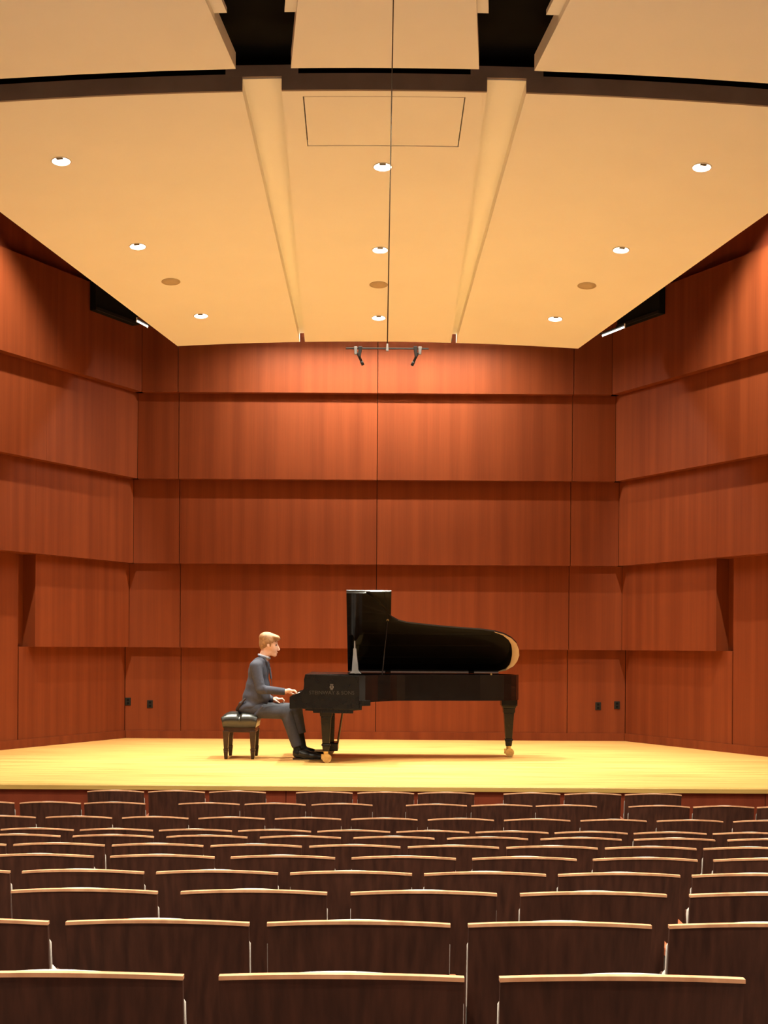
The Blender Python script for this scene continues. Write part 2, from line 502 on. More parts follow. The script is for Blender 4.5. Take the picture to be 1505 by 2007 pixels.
CY0, CY1 = 11.94, 18.6
def c_in(Y):  return lerp(0.905, 1.005, (Y - CY0) / (CY1 - CY0))     # half width of the middle panel
def c_out(Y): return lerp(1.252, 1.075, (Y - CY0) / (CY1 - CY0))     # inner edge of the side panels
def c_edge(Y): return 2.755 + 0.272 * (CY1 - Y)                      # outer edge of the side panels


def cloud_panel(name, parent, y0, y1, xa, xb, zf, thick, m, nu=10, nv=8):
    def fn(u, v, s):
        Y = lerp(y0, y1, u)
        X = axis(Y) + lerp(xa(Y), xb(Y), v)
        return (X, Y, zf(X, Y) + (thick if s else 0.0))
    return MB().grid(nu, nv, fn).build(name, m, parent)


TH = 0.135
ceil = empty('ceiling', (0, 15, stage_z(0, 15)), 'cream ceiling panels hung over the stage', kind='structure')
cloud_panel('ceiling_panel', ceil, CY0, CY1, lambda Y: -c_edge(Y), lambda Y: -c_out(Y), stage_z, TH, M['ceil'])
cloud_panel('ceiling_panel', ceil, CY0, CY1, lambda Y: c_out(Y), lambda Y: c_edge(Y), stage_z, TH, M['ceil'])
# middle panel in strips round the hatch
HY0, HY1, HX = 12.03, 12.96, 0.725
cloud_panel('ceiling_panel', ceil, HY1, CY1, lambda Y: -c_in(Y), lambda Y: c_in(Y), stage_z, TH, M['ceil'])
hz = MB()
for (ya, yb, xa, xb) in ((CY0, HY0, None, None), (HY0, HY1, 'L', None), (HY0, HY1, None, 'R')):
    lo = (lambda Y: -c_in(Y)) if xa is None and xb is None or xa == 'L' else (lambda Y: HX)
    hi = (lambda Y: c_in(Y)) if xa is None and xb is None or xb == 'R' else (lambda Y: -HX)
    def fn(u, v, s, ya=ya, yb=yb, lo=lo, hi=hi):
        Y = lerp(ya, yb, u); X = axis(Y) + lerp(lo(Y), hi(Y), v)
        return (X, Y, stage_z(X, Y) + (TH if s else 0))
    hz.grid(3, 6, fn)
hz.build('ceiling_panel', M['ceil'], ceil)
def hatch_fn(u, v, s):
    Y = lerp(HY0 + 0.011, HY1 - 0.011, u); X = axis(Y) + lerp(-HX + 0.011, HX - 0.011, v)
    return (X, Y, stage_z(X, Y) + (0.05 if s else 0.004))
ho = MB().grid(3, 6, hatch_fn).build('access_hatch', M['ceil'], ceil)
def gap_shade(u, v, s):  # shade of the hatch's front gap, added as a dark strip
    Y = lerp(HY0 + 0.0005, HY0 + 0.0105, u); X = axis(Y) + lerp(-HX + 0.011, HX - 0.011, v)
    return (X, Y, stage_z(X, Y) + (0.05 if s else 0.0015))
MB().grid(1, 6, gap_shade).build('hatch_gap_shade', M['ceil_edge'], ceil)
def hatch_back(u, v, s):
    Y = lerp(HY0 - 0.01, HY1 + 0.01, u); X = axis(Y) + lerp(-HX - 0.01, HX + 0.01, v)
    return (X, Y, stage_z(X, Y) + (0.09 if s else 0.06))
MB().grid(2, 4, hatch_back).build('hatch_frame', M['void'], ceil)
# shallow channels between the panels, their soffits set higher
for s in (-1, 1):
    def xa(Y, s=s): return s * (c_in(Y) - 0.05)
    def xb(Y, s=s): return s * (c_out(Y) + 0.05)
    cloud_panel('channel_soffit', ceil, CY0 + 0.01, CY1 - 0.01, xa, xb, lambda X, Y: stage_z(X, Y) + 0.118 , 0.05, M['ceil'], 10, 4)
# grey-brown front edge of the cloud
mb = MB()
def edge_piece(xa, xb, z0, z1):
    def fn(u, v, s):
        X = axis(CY0) + lerp(xa, xb, u)
        return (X, CY0 - 0.03 + 0.028 * s, stage_z(X, CY0) + lerp(z0, z1, v))
    mb.grid(12, 1, fn)
edge_piece(-c_edge(CY0), -c_out(CY0), 0.0, 0.145)
edge_piece(-c_in(CY0), c_in(CY0), 0.0, 0.145)
edge_piece(c_out(CY0), c_edge(CY0), 0.0, 0.145)
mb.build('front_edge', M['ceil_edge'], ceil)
for s in (-1, 1):
    mb = MB()
    a, b = sorted((s * 0.76, s * 1.40))
    def fn(u, v, k, a=a, b=b):
        X = axis(CY0) + lerp(a, b, u)
        return (X, CY0 - 0.032 + 0.028 * k, stage_z(X, CY0) + lerp(0.122, 0.222, v))
    mb.grid(4, 1, fn)
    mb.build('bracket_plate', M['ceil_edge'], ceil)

# audience cloud
AY0, AY1 = -3.5, 11.50
def aud_z(X, Y):
    return 6.295 - 0.0105 * (X - axis(Y)) ** 2
def a_in(Y):  return 0.80 - 0.10 * (11.5 - Y) if Y > 9 else 0.55
def a_out(Y): return 1.27 + 0.09 * (11.5 - Y) if Y > 9 else 1.495
aud = empty('ceiling_audience', (0, 5, 6.3), 'cream ceiling panels hung over the seats', kind='structure')
cloud_panel('ceiling_panel', aud, AY0, AY1, lambda Y: -6.5, lambda Y: -a_out(Y), aud_z, 0.14, M['ceil'], 30, 8)
cloud_panel('ceiling_panel', aud, AY0, AY1, lambda Y: a_out(Y), lambda Y: 6.5, aud_z, 0.14, M['ceil'], 30, 8)
cloud_panel('ceiling_panel', aud, AY0, AY1, lambda Y: -a_in(Y), lambda Y: a_in(Y), aud_z, 0.14, M['ceil'], 30, 6)
for s in (-1, 1):
    # the soffit of the channel stops short and is slit down the middle for the spotlights
    cloud_panel('channel_soffit', aud, AY0, 10.60, lambda Y: s * (a_out(Y) + 0.03), lambda Y: s * (a_out(Y) - 0.10), lambda X, Y: aud_z(X, Y) + 0.055, 0.04, M['ceil'], 24, 2)
    cloud_panel('channel_soffit', aud, AY0, 10.60, lambda Y: s * (a_in(Y) - 0.03), lambda Y: s * (a_in(Y) + 0.09), lambda X, Y: aud_z(X, Y) + 0.055, 0.04, M['ceil'], 24, 2)
    mb = MB().box(s * 1.05 - 0.55, s * 1.05 + 0.55, AY0, 12.1, 6.62, 6.7)
    mb.build('slot_cover', M['void'], aud)
mb = MB().box(-6.5, 6.5, 12.3, 12.36, 6.46, 8.5).build('bulkhead', M['void'], aud)


# ------------------------------------------------------------------ downlights
def downlight(p, nrm, label, group, watt, aim=None, size=BEAM, blend=1.0, col=LAMP_COL):
    root = empty('recessed_downlight', p, label, 'downlight', group)
    rot = Vector((0, 0, -1)).rotation_difference(nrm).to_matrix().to_4x4()
    mtx = Matrix.Translation(p) @ rot
    # local: -z points down into the room
    MB().lathe([(0.084, 0.004), (0.097, 0.001), (0.099, -0.004), (0.094, -0.008), (0.086, -0.006)], mtx, ring=True).build('trim_ring', M['trim_white'], root, True)
    MB().lathe([(0.085, 0.012), (0.085, -0.001), (0.06, -0.004), (0.02, -0.005)], mtx).build('lens', M['lens'], root, True)
    MB().box(-0.034, 0.034, -0.088, -0.050, -0.012, -0.002, mtx).build('baffle', M['baffle'], root, bevel=0.004)
    ld = bpy.data.lights.new('downlight_lamp', 'SPOT')
    ld.energy = watt; ld.color = col; ld.spot_size = size; ld.spot_blend = blend; ld.shadow_soft_size = 0.06
    lo = bpy.data.objects.new('lamp', ld)
    lo.location = Vector(p) + nrm * 0.03
    lo.rotation_euler = Vector((0, 0, -1)).rotation_difference((aim or nrm)).to_euler()
    COL.objects.link(lo)
    lo.parent = root
    lo.matrix_parent_inverse = parent_matrix(root).inverted()
    return root


def stage_hit(px, py):
    """point of the stage cloud seen at a photo position"""
    lo, hi = 11.0, 19.0
    for _ in range(50):
        Y = (lo + hi) / 2
        p = at(px, py, Y)
        if p.z > stage_z(p.x, Y): hi = Y
        else: lo = Y
    return Vector((p.x, p.y, stage_z(p.x, p.y)))


def stage_normal(p):
    gx = (stage_z(p.x + 0.01, p.y) - stage_z(p.x - 0.01, p.y)) / 0.02
    gy = (stage_z(p.x, p.y + 0.01) - stage_z(p.x, p.y - 0.01)) / 0.02
    return Vector((gx, gy, -1)).normalized()


ROWN = ['nearest the seats', 'in the middle of its line', 'nearest the back wall']
SIDEN = {-1: 'left', 0: 'middle', 1: 'right'}
for side, pts in ((-1, ((120, 316), (270, 483), (394, 619))), (0, ((750, 327), (745, 490), (742, 623))), (1, ((1375, 328), (1217, 490), (1088, 625)))):
    for k, (px, py) in enumerate(pts):
        p = stage_hit(px, py)
        n = stage_normal(p)
        aim = (n + Vector((-side * 0.10, 0, 0))).normalized()
        downlight(p, n, 'lit round downlight in the %s ceiling panel, %s' % (SIDEN[side], ROWN[k]), 'downlights over the stage', STAGE_WATT * ((0.45 if side else 0.58), 0.95, 1.30)[k], aim)
names = {0: 'left', 1: 'middle', 2: 'right'}
for k, (px, py) in enumerate(((335, 552), (742, 558), (1150, 560))):
    p = stage_hit(px, py); n = stage_normal(p)
    mtx = Matrix.Translation(p) @ Vector((0, 0, -1)).rotation_difference(n).to_matrix().to_4x4()
    root = empty('ceiling_speaker', p, 'round tan speaker grille in the %s ceiling panel' % names[k], 'speaker', 'ceiling speakers')
    MB().lathe([(0.100, 0.002), (0.112, 0.001), (0.114, -0.003), (0.108, -0.006), (0.100, -0.004)], mtx, ring=True).build('rim', M['grille'], root, True)
    MB().lathe([(0.101, 0.002), (0.100, -0.004), (0.05, -0.007), (0.01, -0.008)], mtx).build('mesh_grille', M['grille'], root, True)
# strip lamp behind the rear edge of the cloud
sx_, sy_, sz_ = 0.03, 18.76, 5.80
r = empty('strip_lamp', (sx_, sy_, sz_), 'long strip lamp behind the rear ceiling edge, washing the back wall', 'lamp')
MB().box(sx_ - 1.75, sx_ + 1.75, sy_ - 0.05, sy_ + 0.05, sz_ + 0.012, sz_ + 0.07).build('housing', M['plate_black'], r, bevel=0.006)
MB().box(sx_ - 1.7, sx_ + 1.7, sy_ - 0.03, sy_ + 0.03, sz_ + 0.004, sz_ + 0.011).build('diffuser', M['tube'], r)
for dx in (-1.0, 1.0):
    MB().box(sx_ + dx - 0.02, sx_ + dx + 0.02, sy_ - 0.11, sy_ - 0.05, 5.60, sz_ + 0.05).build('bracket', M['plate_black'], r)
ld = bpy.data.lights.new('strip_lamp_light', 'AREA')
ld.shape = 'RECTANGLE'; ld.size = 3.4; ld.size_y = 0.05; ld.spread = 2.9; ld.energy = STRIP_WATT; ld.color = LAMP_COL
lo = bpy.data.objects.new('lamp', ld); lo.location = (sx_, sy_, sz_); COL.objects.link(lo)
lo.parent = r; lo.matrix_parent_inverse = parent_matrix(r).inverted()
# wall washers in the gap beside the cloud
for side, nm in ((-1, 'left'), (1, 'right')):
    nrm = Vector((-side, -SPLAY, 0)).normalized()
    c = Vector((side_x(side, 15.4, 4), 15.4, 6.95)) + nrm * 1.0
    r = empty('wall_washer', c, 'black wall washer lamp between the ceiling and the %s stage wall' % nm, 'lamp', 'wall washers beside the ceiling')
    MB().lathe([(0.07, 0.16), (0.085, 0.14), (0.09, 0.0), (0.082, 0.0), (0.075, 0.05)], Matrix.Translation(c), 24).build('can', M['plate_black'], r, True)
    MB().lathe([(0.074, 0.05), (0.074, 0.035), (0.03, 0.03)], Matrix.Translation(c), 24).build('lens', M['lens'], r, True)
    MB().tube(c + Vector((0, 0, 0.15)), c + Vector((0, 0, 1.7)), 0.012, n=8).build('stem', M['plate_black'], r)
    ld = bpy.data.lights.new('wall_washer_light', 'SPOT')
    ld.energy = WASH_WATT; ld.color = LAMP_COL; ld.spot_size = 2.05; ld.spot_blend = 0.35; ld.shadow_soft_size = 0.05
    lo = bpy.data.objects.new('lamp', ld); lo.location = c - Vector((0, 0, 0.01)); COL.objects.link(lo)
    lo.rotation_euler = Vector((0, 0, -1)).rotation_difference((-nrm * 0.95 + Vector((0, 0, -1))).normalized()).to_euler()      # leans to the wall
    lo.parent = r; lo.matrix_parent_inverse = parent_matrix(r).inverted()
# house lights over the seats
k = 0
words = ['first', 'second', 'third', 'fourth', 'fifth']
for yi, Y in enumerate((1.0, 3.6, 6.2, 8.6)):
    for X, nm in ((-3.6, 'left'), (0.05, 'middle'), (3.6, 'right')):
        p = Vector((X, Y, aud_z(X, Y)))
        downlight(p, Vector((0, 0, -1)), 'house downlight over the seats, %s line, %s from the rear' % (nm, words[yi]), 'house lights over the seats', HALL_WATT, None, 2.4, 1.0)


# ------------------------------------------------------------------ things on the walls and above
for px, py, lab in ((251, 1375, 'black wall outlet plate beside the left corner of the stage'),
                    (294, 1380, 'black wall outlet plate on the back wall, nearer the pianist'),
                    (1172, 1384, 'black wall outlet plate on the back wall, nearer the piano tail'),
                    (1209, 1382, 'black wall outlet plate beside the right corner of the stage')):
    p = at(px, py, BACK_Y)
    r = empty('wall_outlet', (p.x, BACK_Y, p.z), lab, 'outlet', 'wall outlets on the stage')
    MB().box(p.x - 0.042, p.x + 0.042, BACK_Y - 0.010, BACK_Y, p.z - 0.058, p.z + 0.058).build('cover_plate', M['plate_black'], r, bevel=0.004)
    for dz in (-0.024, 0.024):
        MB().box(p.x - 0.017, p.x + 0.017, BACK_Y - 0.014, BACK_Y - 0.009, p.z + dz - 0.015, p.z + dz + 0.015).build('socket', M['void'], r, bevel=0.003)

for side, nm in ((-1, 'left'), (1, 'right')):
    # black box let into the top tier, and a lit tube at the edge of the cloud
    y0, y1 = (18.45, 17.0) if side < 0 else (18.6, 17.35)
    nrm = Vector((-side, -SPLAY)).normalized()
    a = Vector((side_x(side, 19.3, 4), 19.3)); b = Vector((side_x(side, 18.42, 4), 18.42))
    r = empty('vent_box', (b.x, b.y, 5.95), 'black box high on the %s wall behind the ceiling edge' % nm, 'vent', 'black boxes high on the side walls')
    mb = MB(); q = [a, b, b + nrm * 0.10, a + nrm * 0.10]
    mb.add([(p.x, p.y, z) for z in (5.93, 6.75) for p in q], [(0, 3, 2, 1), (4, 5, 6, 7), (0, 1, 5, 4), (1, 2, 6, 5), (2, 3, 7, 6), (3, 0, 4, 7)])
    mb.build('box_body', M['void'], r, bevel=0.006)
    mb = MB(); q = [a + nrm * 0.10, b + nrm * 0.10, b + nrm * 0.12, a + nrm * 0.12]
    mb.add([(p.x, p.y, z) for z in (5.93, 5.97) for p in q], [(0, 3, 2, 1), (4, 5, 6, 7), (0, 1, 5, 4), (1, 2, 6, 5), (2, 3, 7, 6), (3, 0, 4, 7)])
    mb.build('lower_lip', M['plate_black'], r)
    if side < 0:
        t0, t1 = at(268, 629, 18.0), at(289, 640, 18.35)
    else:
        t0, t1 = at(1224, 641, 18.0), at(1181, 658, 18.45)
    r = empty('tube_light', t0, 'lit white tube lamp peeping out past the %s edge of the ceiling' % nm, 'lamp', 'tube lamps behind the ceiling edges')
    MB().tube(t0, t1, 0.010, n=14).build('tube', M['tube'], r, True)
    up = Vector((0, 0, 0.03))
    MB().tube(t0 + up, t1 + up, 0.012, n=8).build('batten', M['plate_black'], r)
    for t in (t0, t1):
        MB().tube(t - Vector((0, 0, 0.018)), t + Vector((0, 0, 0.045)), 0.008, n=8).build('end_cap', M['trim_white'], r)
    e = Vector((axis(18.5) + side * (c_edge(18.5) - 0.05), 18.5, stage_z(side * 2.7, 18.5) + TH))
    MB().tube(t1 + up, e, 0.010, n=8).build('support_arm', M['plate_black'], r)

# stereo microphones on a cable
MY = 10.0
top = Vector((at(771.5, -45, MY).x, MY, aud_z(0.15, MY)))
jn = at(759, 683, MY)
r = empty('hanging_microphones', jn, 'pair of dark microphones on a thin bar hanging on one cable', 'microphone')
MB().tube(jn + Vector((0, 0, 0.02)), top, 0.0042, n=8).build('cable', M['cable'], r, True)
MB().lathe([(0.03, 0.0), (0.03, 0.012), (0.012, 0.03)], Matrix.Translation(top - Vector((0, 0, 0.03))), 16).build('ceiling_rose', M['ceil'], r, True)
MB().tube(at(678, 682.6, MY), at(840, 683.6, MY), 0.0065, n=10).build('bar', M['mic'], r)
MB().frustum(jn + Vector((0, 0, -0.02)), 0.020, 0.02, jn + Vector((0, 0, 0.035)), 0.012, 0.012).build('clamp', M['clip'], r, bevel=0.003)
for (bx, tx, ty) in ((697, 711, 712), (823, 808, 713)):
    a, b = at(bx, 683, MY), at(tx, ty, MY)
    b.y += 0.05
    d = (b - a)
    mp = MB().tube(a + d * 0.25, b, 0.010, 0.0085, 14).build('microphone', M['mic'], r, True)
    MB().tube(b - d * 0.22, b + d * 0.02, 0.0115, n=14).build('capsule_head', M['mic'], mp, True)
    MB().frustum(a + Vector((0, 0, -0.045)), 0.018, 0.03, a + Vector((0, 0, 0.012)), 0.026, 0.03).build('clip', M['clip'], r, bevel=0.003)
    s = 1 if tx > bx else -1
    MB().frustum(a + Vector((s * 0.030, 0, -0.06)), 0.016, 0.02, a + Vector((s * 0.034, 0, 0.014)), 0.03, 0.03).build('mount', M['mic'], r, bevel=0.003)

# ------------------------------------------------------------------ auditorium seats
BW = 0.2415        # half width of a seat back


def back_pt(x, z, off):
    """point on the reclined, wrapped back; off is the distance in front of its rear face"""
    c = (x / BW)
    y = 0.048 * c * c + off - (z - 0.86) * 0.17
    return (x, y, z)


def make_seat():
    root = empty('auditorium_seat', (0, 0, 0), 'dark walnut auditorium seat', 'seat')
    def ztop(x): return SEAT_H - 0.017 * (x / BW) ** 2
    def fn(u, v, s):
        x = lerp(-BW, BW, u)
        z = lerp(0.30, ztop(x) - 0.006, v)
        return back_pt(x, z, 0.016 * s)
    MB().grid(14, 6, fn).build('back_panel', M['seat_wood'], root, False)
    def fe(u, v, s):
        x = lerp(-BW - 0.0012, BW + 0.0012, u)
        z = ztop(x)
        p = back_pt(x, z, -0.001 + 0.019 * v)
        return (p[0], p[1], z - (0.0 if s else 0.0085))
    MB().grid(14, 2, fe).build('top_edge', M['seat_edge'], root)
    # back cushion: bulging pad in front of the panel
    W = BW + 0.002
    def fc(u, v, s):
        a = lerp(-1, 1, u)
        x = W * a
        zt = ztop(min(BW, abs(x))) - 0.016 + 0.0165 * (1 - a * a) ** 1.5 - 0.045 * max(0, abs(a) - 0.88) ** 2 / 0.0144
        z = lerp(0.36, zt, v)
        bulge = 0.011 + 0.024 * (1 - abs(a) ** 2.2) * (1 - abs(2 * v - 1) ** 6)
        return back_pt(max(-BW, min(BW, x)) if False else x, z, 0.0165 if not s else 0.0165 + bulge)
    MB().grid(18, 10, fc).build('back_cushion', M['seat_fabric'], root, True)
    # tipped-up seat
    mt = Matrix.Translation((0, 0.17, 0.36)) @ Matrix.Rotation(math.radians(74), 4, 'X')
    MB().box(-0.21, 0.21, -0.02, 0.33, -0.085, 0.0, mt).build('seat_cushion', M['seat_fabric'], root, True, bevel=0.03, seg=3)
    MB().box(-0.205, 0.205, -0.01, 0.32, -0.105, -0.086, mt).build('seat_pan', M['seat_wood'], root, bevel=0.006)
    # end standard and arm on the right hand side
    st = MB().prism([(0.02, 0.0), (0.22, 0.0), (0.22, 0.03), (0.15, 0.06), (0.17, 0.50), (0.32, 0.56), (0.32, 0.59), (0.06, 0.59), (0.03, 0.30), (0.06, 0.06), (0.02, 0.03)],
                    lambda y, z: (-0.010, y, z), lambda y, z: (0.010, y, z)).build('standard', M['seat_metal'], root)
    ar = MB().prism([(0.055, 0.588), (0.36, 0.600), (0.375, 0.612), (0.36, 0.628), (0.055, 0.622)],
                    lambda y, z: (-0.0115, y, z), lambda y, z: (0.0115, y, z)).build('armrest', M['arm_wood'], root, bevel=0.005)
    return root, (st, ar)


proto, side_parts = make_seat()
ROWS = [
    [105.5, 667.5, 1230.5],
    [-97, 301, 700.5, 1103.5, 1504],
    [157, 495.5, 832.5, 1166.5, 1506],
    [-110, 158, 422.5, 684.5, 955, 1220, 1483],
    [74, 314, 553.5, 793, 1031.5, 1269, 1507],
    [-85, 105, 308.5, 508, 693, 889, 1084, 1280, 1473],
    [34, 218, 402, 587, 772, 960, 1143.5, 1325, 1510],
    [68, 224, 383, 539, 692, 847, 1004, 1160, 1318, 1475],
    [0, 148, 300, 452, 604, 757, 907, 1058, 1206, 1354, 1502],
    [-36, 95, 222, 408, 538, 670, 856, 985, 1112, 1295, 1422, 1548],
    [224, 344, 464, 635, 756, 875, 1044, 1164, 1283]]
ORD = ['first', 'second', 'third', 'fourth', 'fifth', 'sixth', 'seventh', 'eighth', 'ninth', 'tenth', 'eleventh', 'twelfth']
ROWW = ['row nearest the camera'] + ['%s row from the camera' % w for w in ORD[1:10]] + ['front row by the stage']
first = True
for ri, row in enumerate(ROWS):
    Y = ROW_Y[ri]
    ztop_ = ROW_TOP[ri]
    if ri < 9:           # even spacing along the row
        b_, a_ = np.polyfit(range(len(row)), row, 1)
        row = [a_ + b_ * i for i in range(len(row))]
    pitch = (0.559 if ri % 2 == 0 else 0.532) if ri < 9 else 0.519
    for si, px in enumerate(row):
        X = at(px, 1268 + (EYE - ztop_) * F / Y, Y).x
        base = ROW_TOP[ri] - SEAT_H
        if first:
            o = proto; first = False
            parts = list(o.children)
        else:
            o = proto.copy(); COL.objects.link(o)
            parts = []
            for ch in proto.children:
                c = ch.copy(); COL.objects.link(c); c.parent = o; parts.append(c)
        o.location = (X, Y, base)
        o.rotation_euler = (0, 0, random.uniform(-0.006, 0.006))
        n = len(row)
        place = 'leftmost' if si == 0 else 'rightmost' if si == n - 1 else '%s from the left' % ORD[si]
        o['label'] = 'walnut auditorium seat, %s, %s' % (ROWW[ri], place)
        o['category'] = 'seat'
        o['group'] = 'auditorium seats in rows before the stage'
        for c in parts:
            if c.name.startswith(('standard', 'armrest')):
                c.location.x = pitch / 2


# ------------------------------------------------------------------ grand piano
Y0 = 0.08
YN, YS = 15.78 + Y0, 17.30 + Y0            # treble side (towards the seats), straight bass side
RIM_T, RIM_B = 1.035, 0.72
bent = [(-0.10, 1.52), (-0.02, 1.43), (0.05, 1.33), (0.12, 1.20), (0.20, 1.08), (0.28, 1.01), (0.38, 0.97), (0.55, 0.94), (0.80, 0.90), (1.05, 0.87), (1.30, 0.845),
        (1.48, 0.81), (1.60, 0.76), (1.70, 0.68), (1.77, 0.58), (1.81, 0.46), (1.825, 0.34), (1.81, 0.22), (1.77, 0.12), (1.69, 0.04), (1.58, 0.0)]
piano = empty('grand_piano', (0.3, 16.6, 0), 'black lacquered concert grand piano with its lid raised, on stage', 'piano')
outline = [(-0.80, 1.52)] + bent + [(-0.80, 0.0)]           # (x, distance from the bass side)


def inset(poly, d):
    n = len(poly); out = []
    for i in range(n):
        p0, p1, p2 = Vector(poly[i - 1]), Vector(poly[i]), Vector(poly[(i + 1) % n])
        e1, e2 = (p1 - p0).normalized(), (p2 - p1).normalized()
        n1, n2 = Vector((e1.y, -e1.x)), Vector((e2.y, -e2.x))
        b = (n1 + n2)
        b = b / max(0.35, b.length_squared) * 2 * d if b.length > 1e-6 else n1 * d
        if b.length > 2 * d:
            b = b.normalized() * 2 * d
        out.append(tuple(p1 + b))
    return out


inn = inset(outline, 0.05)
mb = MB(); n = len(outline)
vs_ = []
for z, pl in ((RIM_B, outline), (RIM_T, outline), (RIM_T, inn), (RIM_B, inn)):
    vs_ += [(x, YS - s, z) for x, s in pl]
fs_ = []
for k in range(4):
    for i in range(n):
        j = (i + 1) % n; k2 = (k + 1) % 4
        fs_.append((k * n + i, k * n + j, k2 * n + j, k2 * n + i))
mb.add(vs_, fs_)
rim = mb.build('rim', M['lacquer'], piano)
MB().prism(inset(outline, 0.045), lambda x, s: (x, YS - s, RIM_B + 0.01), lambda x, s: (x, YS - s, RIM_B + 0.03)).build('soundboard', M['plate'], piano)
pl = inset(outline, 0.075)
MB().prism(pl, lambda x, s: (x, YS - s, 0.925), lambda x, s: (x, YS - s, 0.94)).build('iron_plate', M['plate'], piano)
for k in range(9):          # plate struts running to the tail
    s0 = 0.16 + k * 0.155
    x1 = 1.6 if s0 < 0.7 else 0.3 if s0 < 0.95 else 0.05
    MB().tube((-0.42, YS - s0, 0.945), (x1 - 0.1, YS - min(s0, 0.72) if s0 < 0.95 else YS - s0 + 0.1, 0.945), 0.012, n=8).build('plate_strut', M['plate'], piano)
# stepped case bottom under the keys, arms, key bed
def XZ(px, py, Y): p = at(px, py, Y); return (p.x, p.z)
cheek = [XZ(a, b, YN) for a, b in ((598.5, 1321), (704, 1325), (704, 1391), (567.5, 1389), (567.5, 1366), (574, 1361.5), (585, 1358.5), (591, 1355.5), (595, 1350), (596, 1340), (595.5, 1332))]
MB().prism(cheek, lambda x, z: (x, YN - 0.012, z), lambda x, z: (x, YN + 0.115, z)).build('arm', M['lacquer_satin'], piano, bevel=0.004)
MB().prism(cheek, lambda x, z: (x, YS - 0.115, z), lambda x, z: (x, YS + 0.012, z)).build('arm', M['lacquer_satin'], piano, bevel=0.004)
XF = cheek[3][0]
MB().box(XF, -0.15, YN + 0.116, YS - 0.116, 0.645, 0.72).build('key_bed', M['lacquer_satin'], piano, bevel=0.004)
MB().box(XF + 0.005, XF + 0.03, YN + 0.117, YS - 0.117, 0.721, 0.775).build('key_slip', M['lacquer_satin'], piano, bevel=0.003)
step = [XZ(a, b, YN) for a, b in ((598, 1389), (598, 1392.5), (613, 1393.5), (614, 1397.5), (692, 1398.5), (692, 1393), (709, 1391.5), (709, 1384), (726, 1383.5), (726, 1373), (704, 1372), (704, 1389))]
MB().prism(step, lambda x, z: (x, YN - 0.004, z), lambda x, z: (x, YN + 0.30, z)).build('leg_block', M['lacquer_satin'], piano, bevel=0.003)
MB().prism(step, lambda x, z: (x, YS - 0.30, z), lambda x, z: (x, YS + 0.004, z)).build('leg_block', M['lacquer_satin'], piano, bevel=0.003)
# keys
kx0, kx1 = XF + 0.032, XF + 0.18
wk = MB(); kw = (YS - YN - 0.24) / 52
for i in range(52):
    wk.box(kx0, kx1, YN + 0.12 + i * kw + 0.0007, YN + 0.12 + (i + 1) * kw - 0.0007, 0.74, 0.787)
wk.build('white_keys', M['ivory'], piano)
bk = MB()
for i in range(51):
    if i % 7 in (0, 2, 3, 5, 6):
        yc = YN + 0.12 + (i + 1) * kw
        bk.box(kx0 + 0.052, kx1, yc - 0.006, yc + 0.006, 0.787, 0.799)
bk.build('black_keys', M['lacquer'], piano)
MB().prism([(kx1, 0.785), (kx1 + 0.03, 0.78), (kx1 + 0.06, 1.03), (kx1 + 0.035, 1.035), (kx1 + 0.02, 0.98)], lambda x, z: (x, YN + 0.118, z), lambda x, z: (x, YS - 0.118, z)).build('fallboard', M['lacquer'], piano, bevel=0.003)
MB().box(-0.80, -0.30, YN + 0.10, YS - 0.10, 1.036, 1.046).build('front_shelf', M['lacquer_satin'], piano, bevel=0.003)
# bright reflection modelled as a grey stepped solid, shaped like a desk edge on
desk = [XZ(a, b, 16.55) for a, b in ((686, 1321), (690, 1317), (691, 1300), (692.6, 1282), (693, 1273), (694.2, 1272.5), (694.6, 1258), (696.6, 1258), (697, 1272.5), (698.6, 1273.5), (699.5, 1285), (701.5, 1303), (702.5, 1316), (708, 1321.5))]
zlow = min(z for x, z in desk)
desk = [(x, z + (1.047 - zlow)) for x, z in desk]
MB().prism(desk, lambda x, z: (x, 16.30, z), lambda x, z: (x, 16.90, z)).build('desk_reflection', M['desk'], piano, bevel=0.002)

# raised lid, hinged along the bass side
ANG = math.radians(38.5)
HZ = 1.056
def lid_pt(x, s, up):
    return (x, YS - s * math.cos(ANG) + up * math.sin(ANG), HZ + s * math.sin(ANG) + up * math.cos(ANG))
lid_out = [(-0.335, 1.535)] + [(x + (0.012 if i > 0 else 0), s + (0.015 if i < 18 else 0.0)) for i, (x, s) in enumerate(bent)] + [(-0.335, 0.0)]
lid = MB().prism(lid_out, lambda x, s: lid_pt(x, s, 0.0), lambda x, s: lid_pt(x, s, 0.022)).build('lid', M['lacquer'], piano)
flap = [(-0.335, 1.54), (0.205, 1.54), (0.205, 0.0), (-0.335, 0.0)]
MB().prism(flap, lambda x, s: lid_pt(x, s, 0.024), lambda x, s: lid_pt(x, s, 0.046)).build('front_flap', M['lacquer'], piano, bevel=0.004)
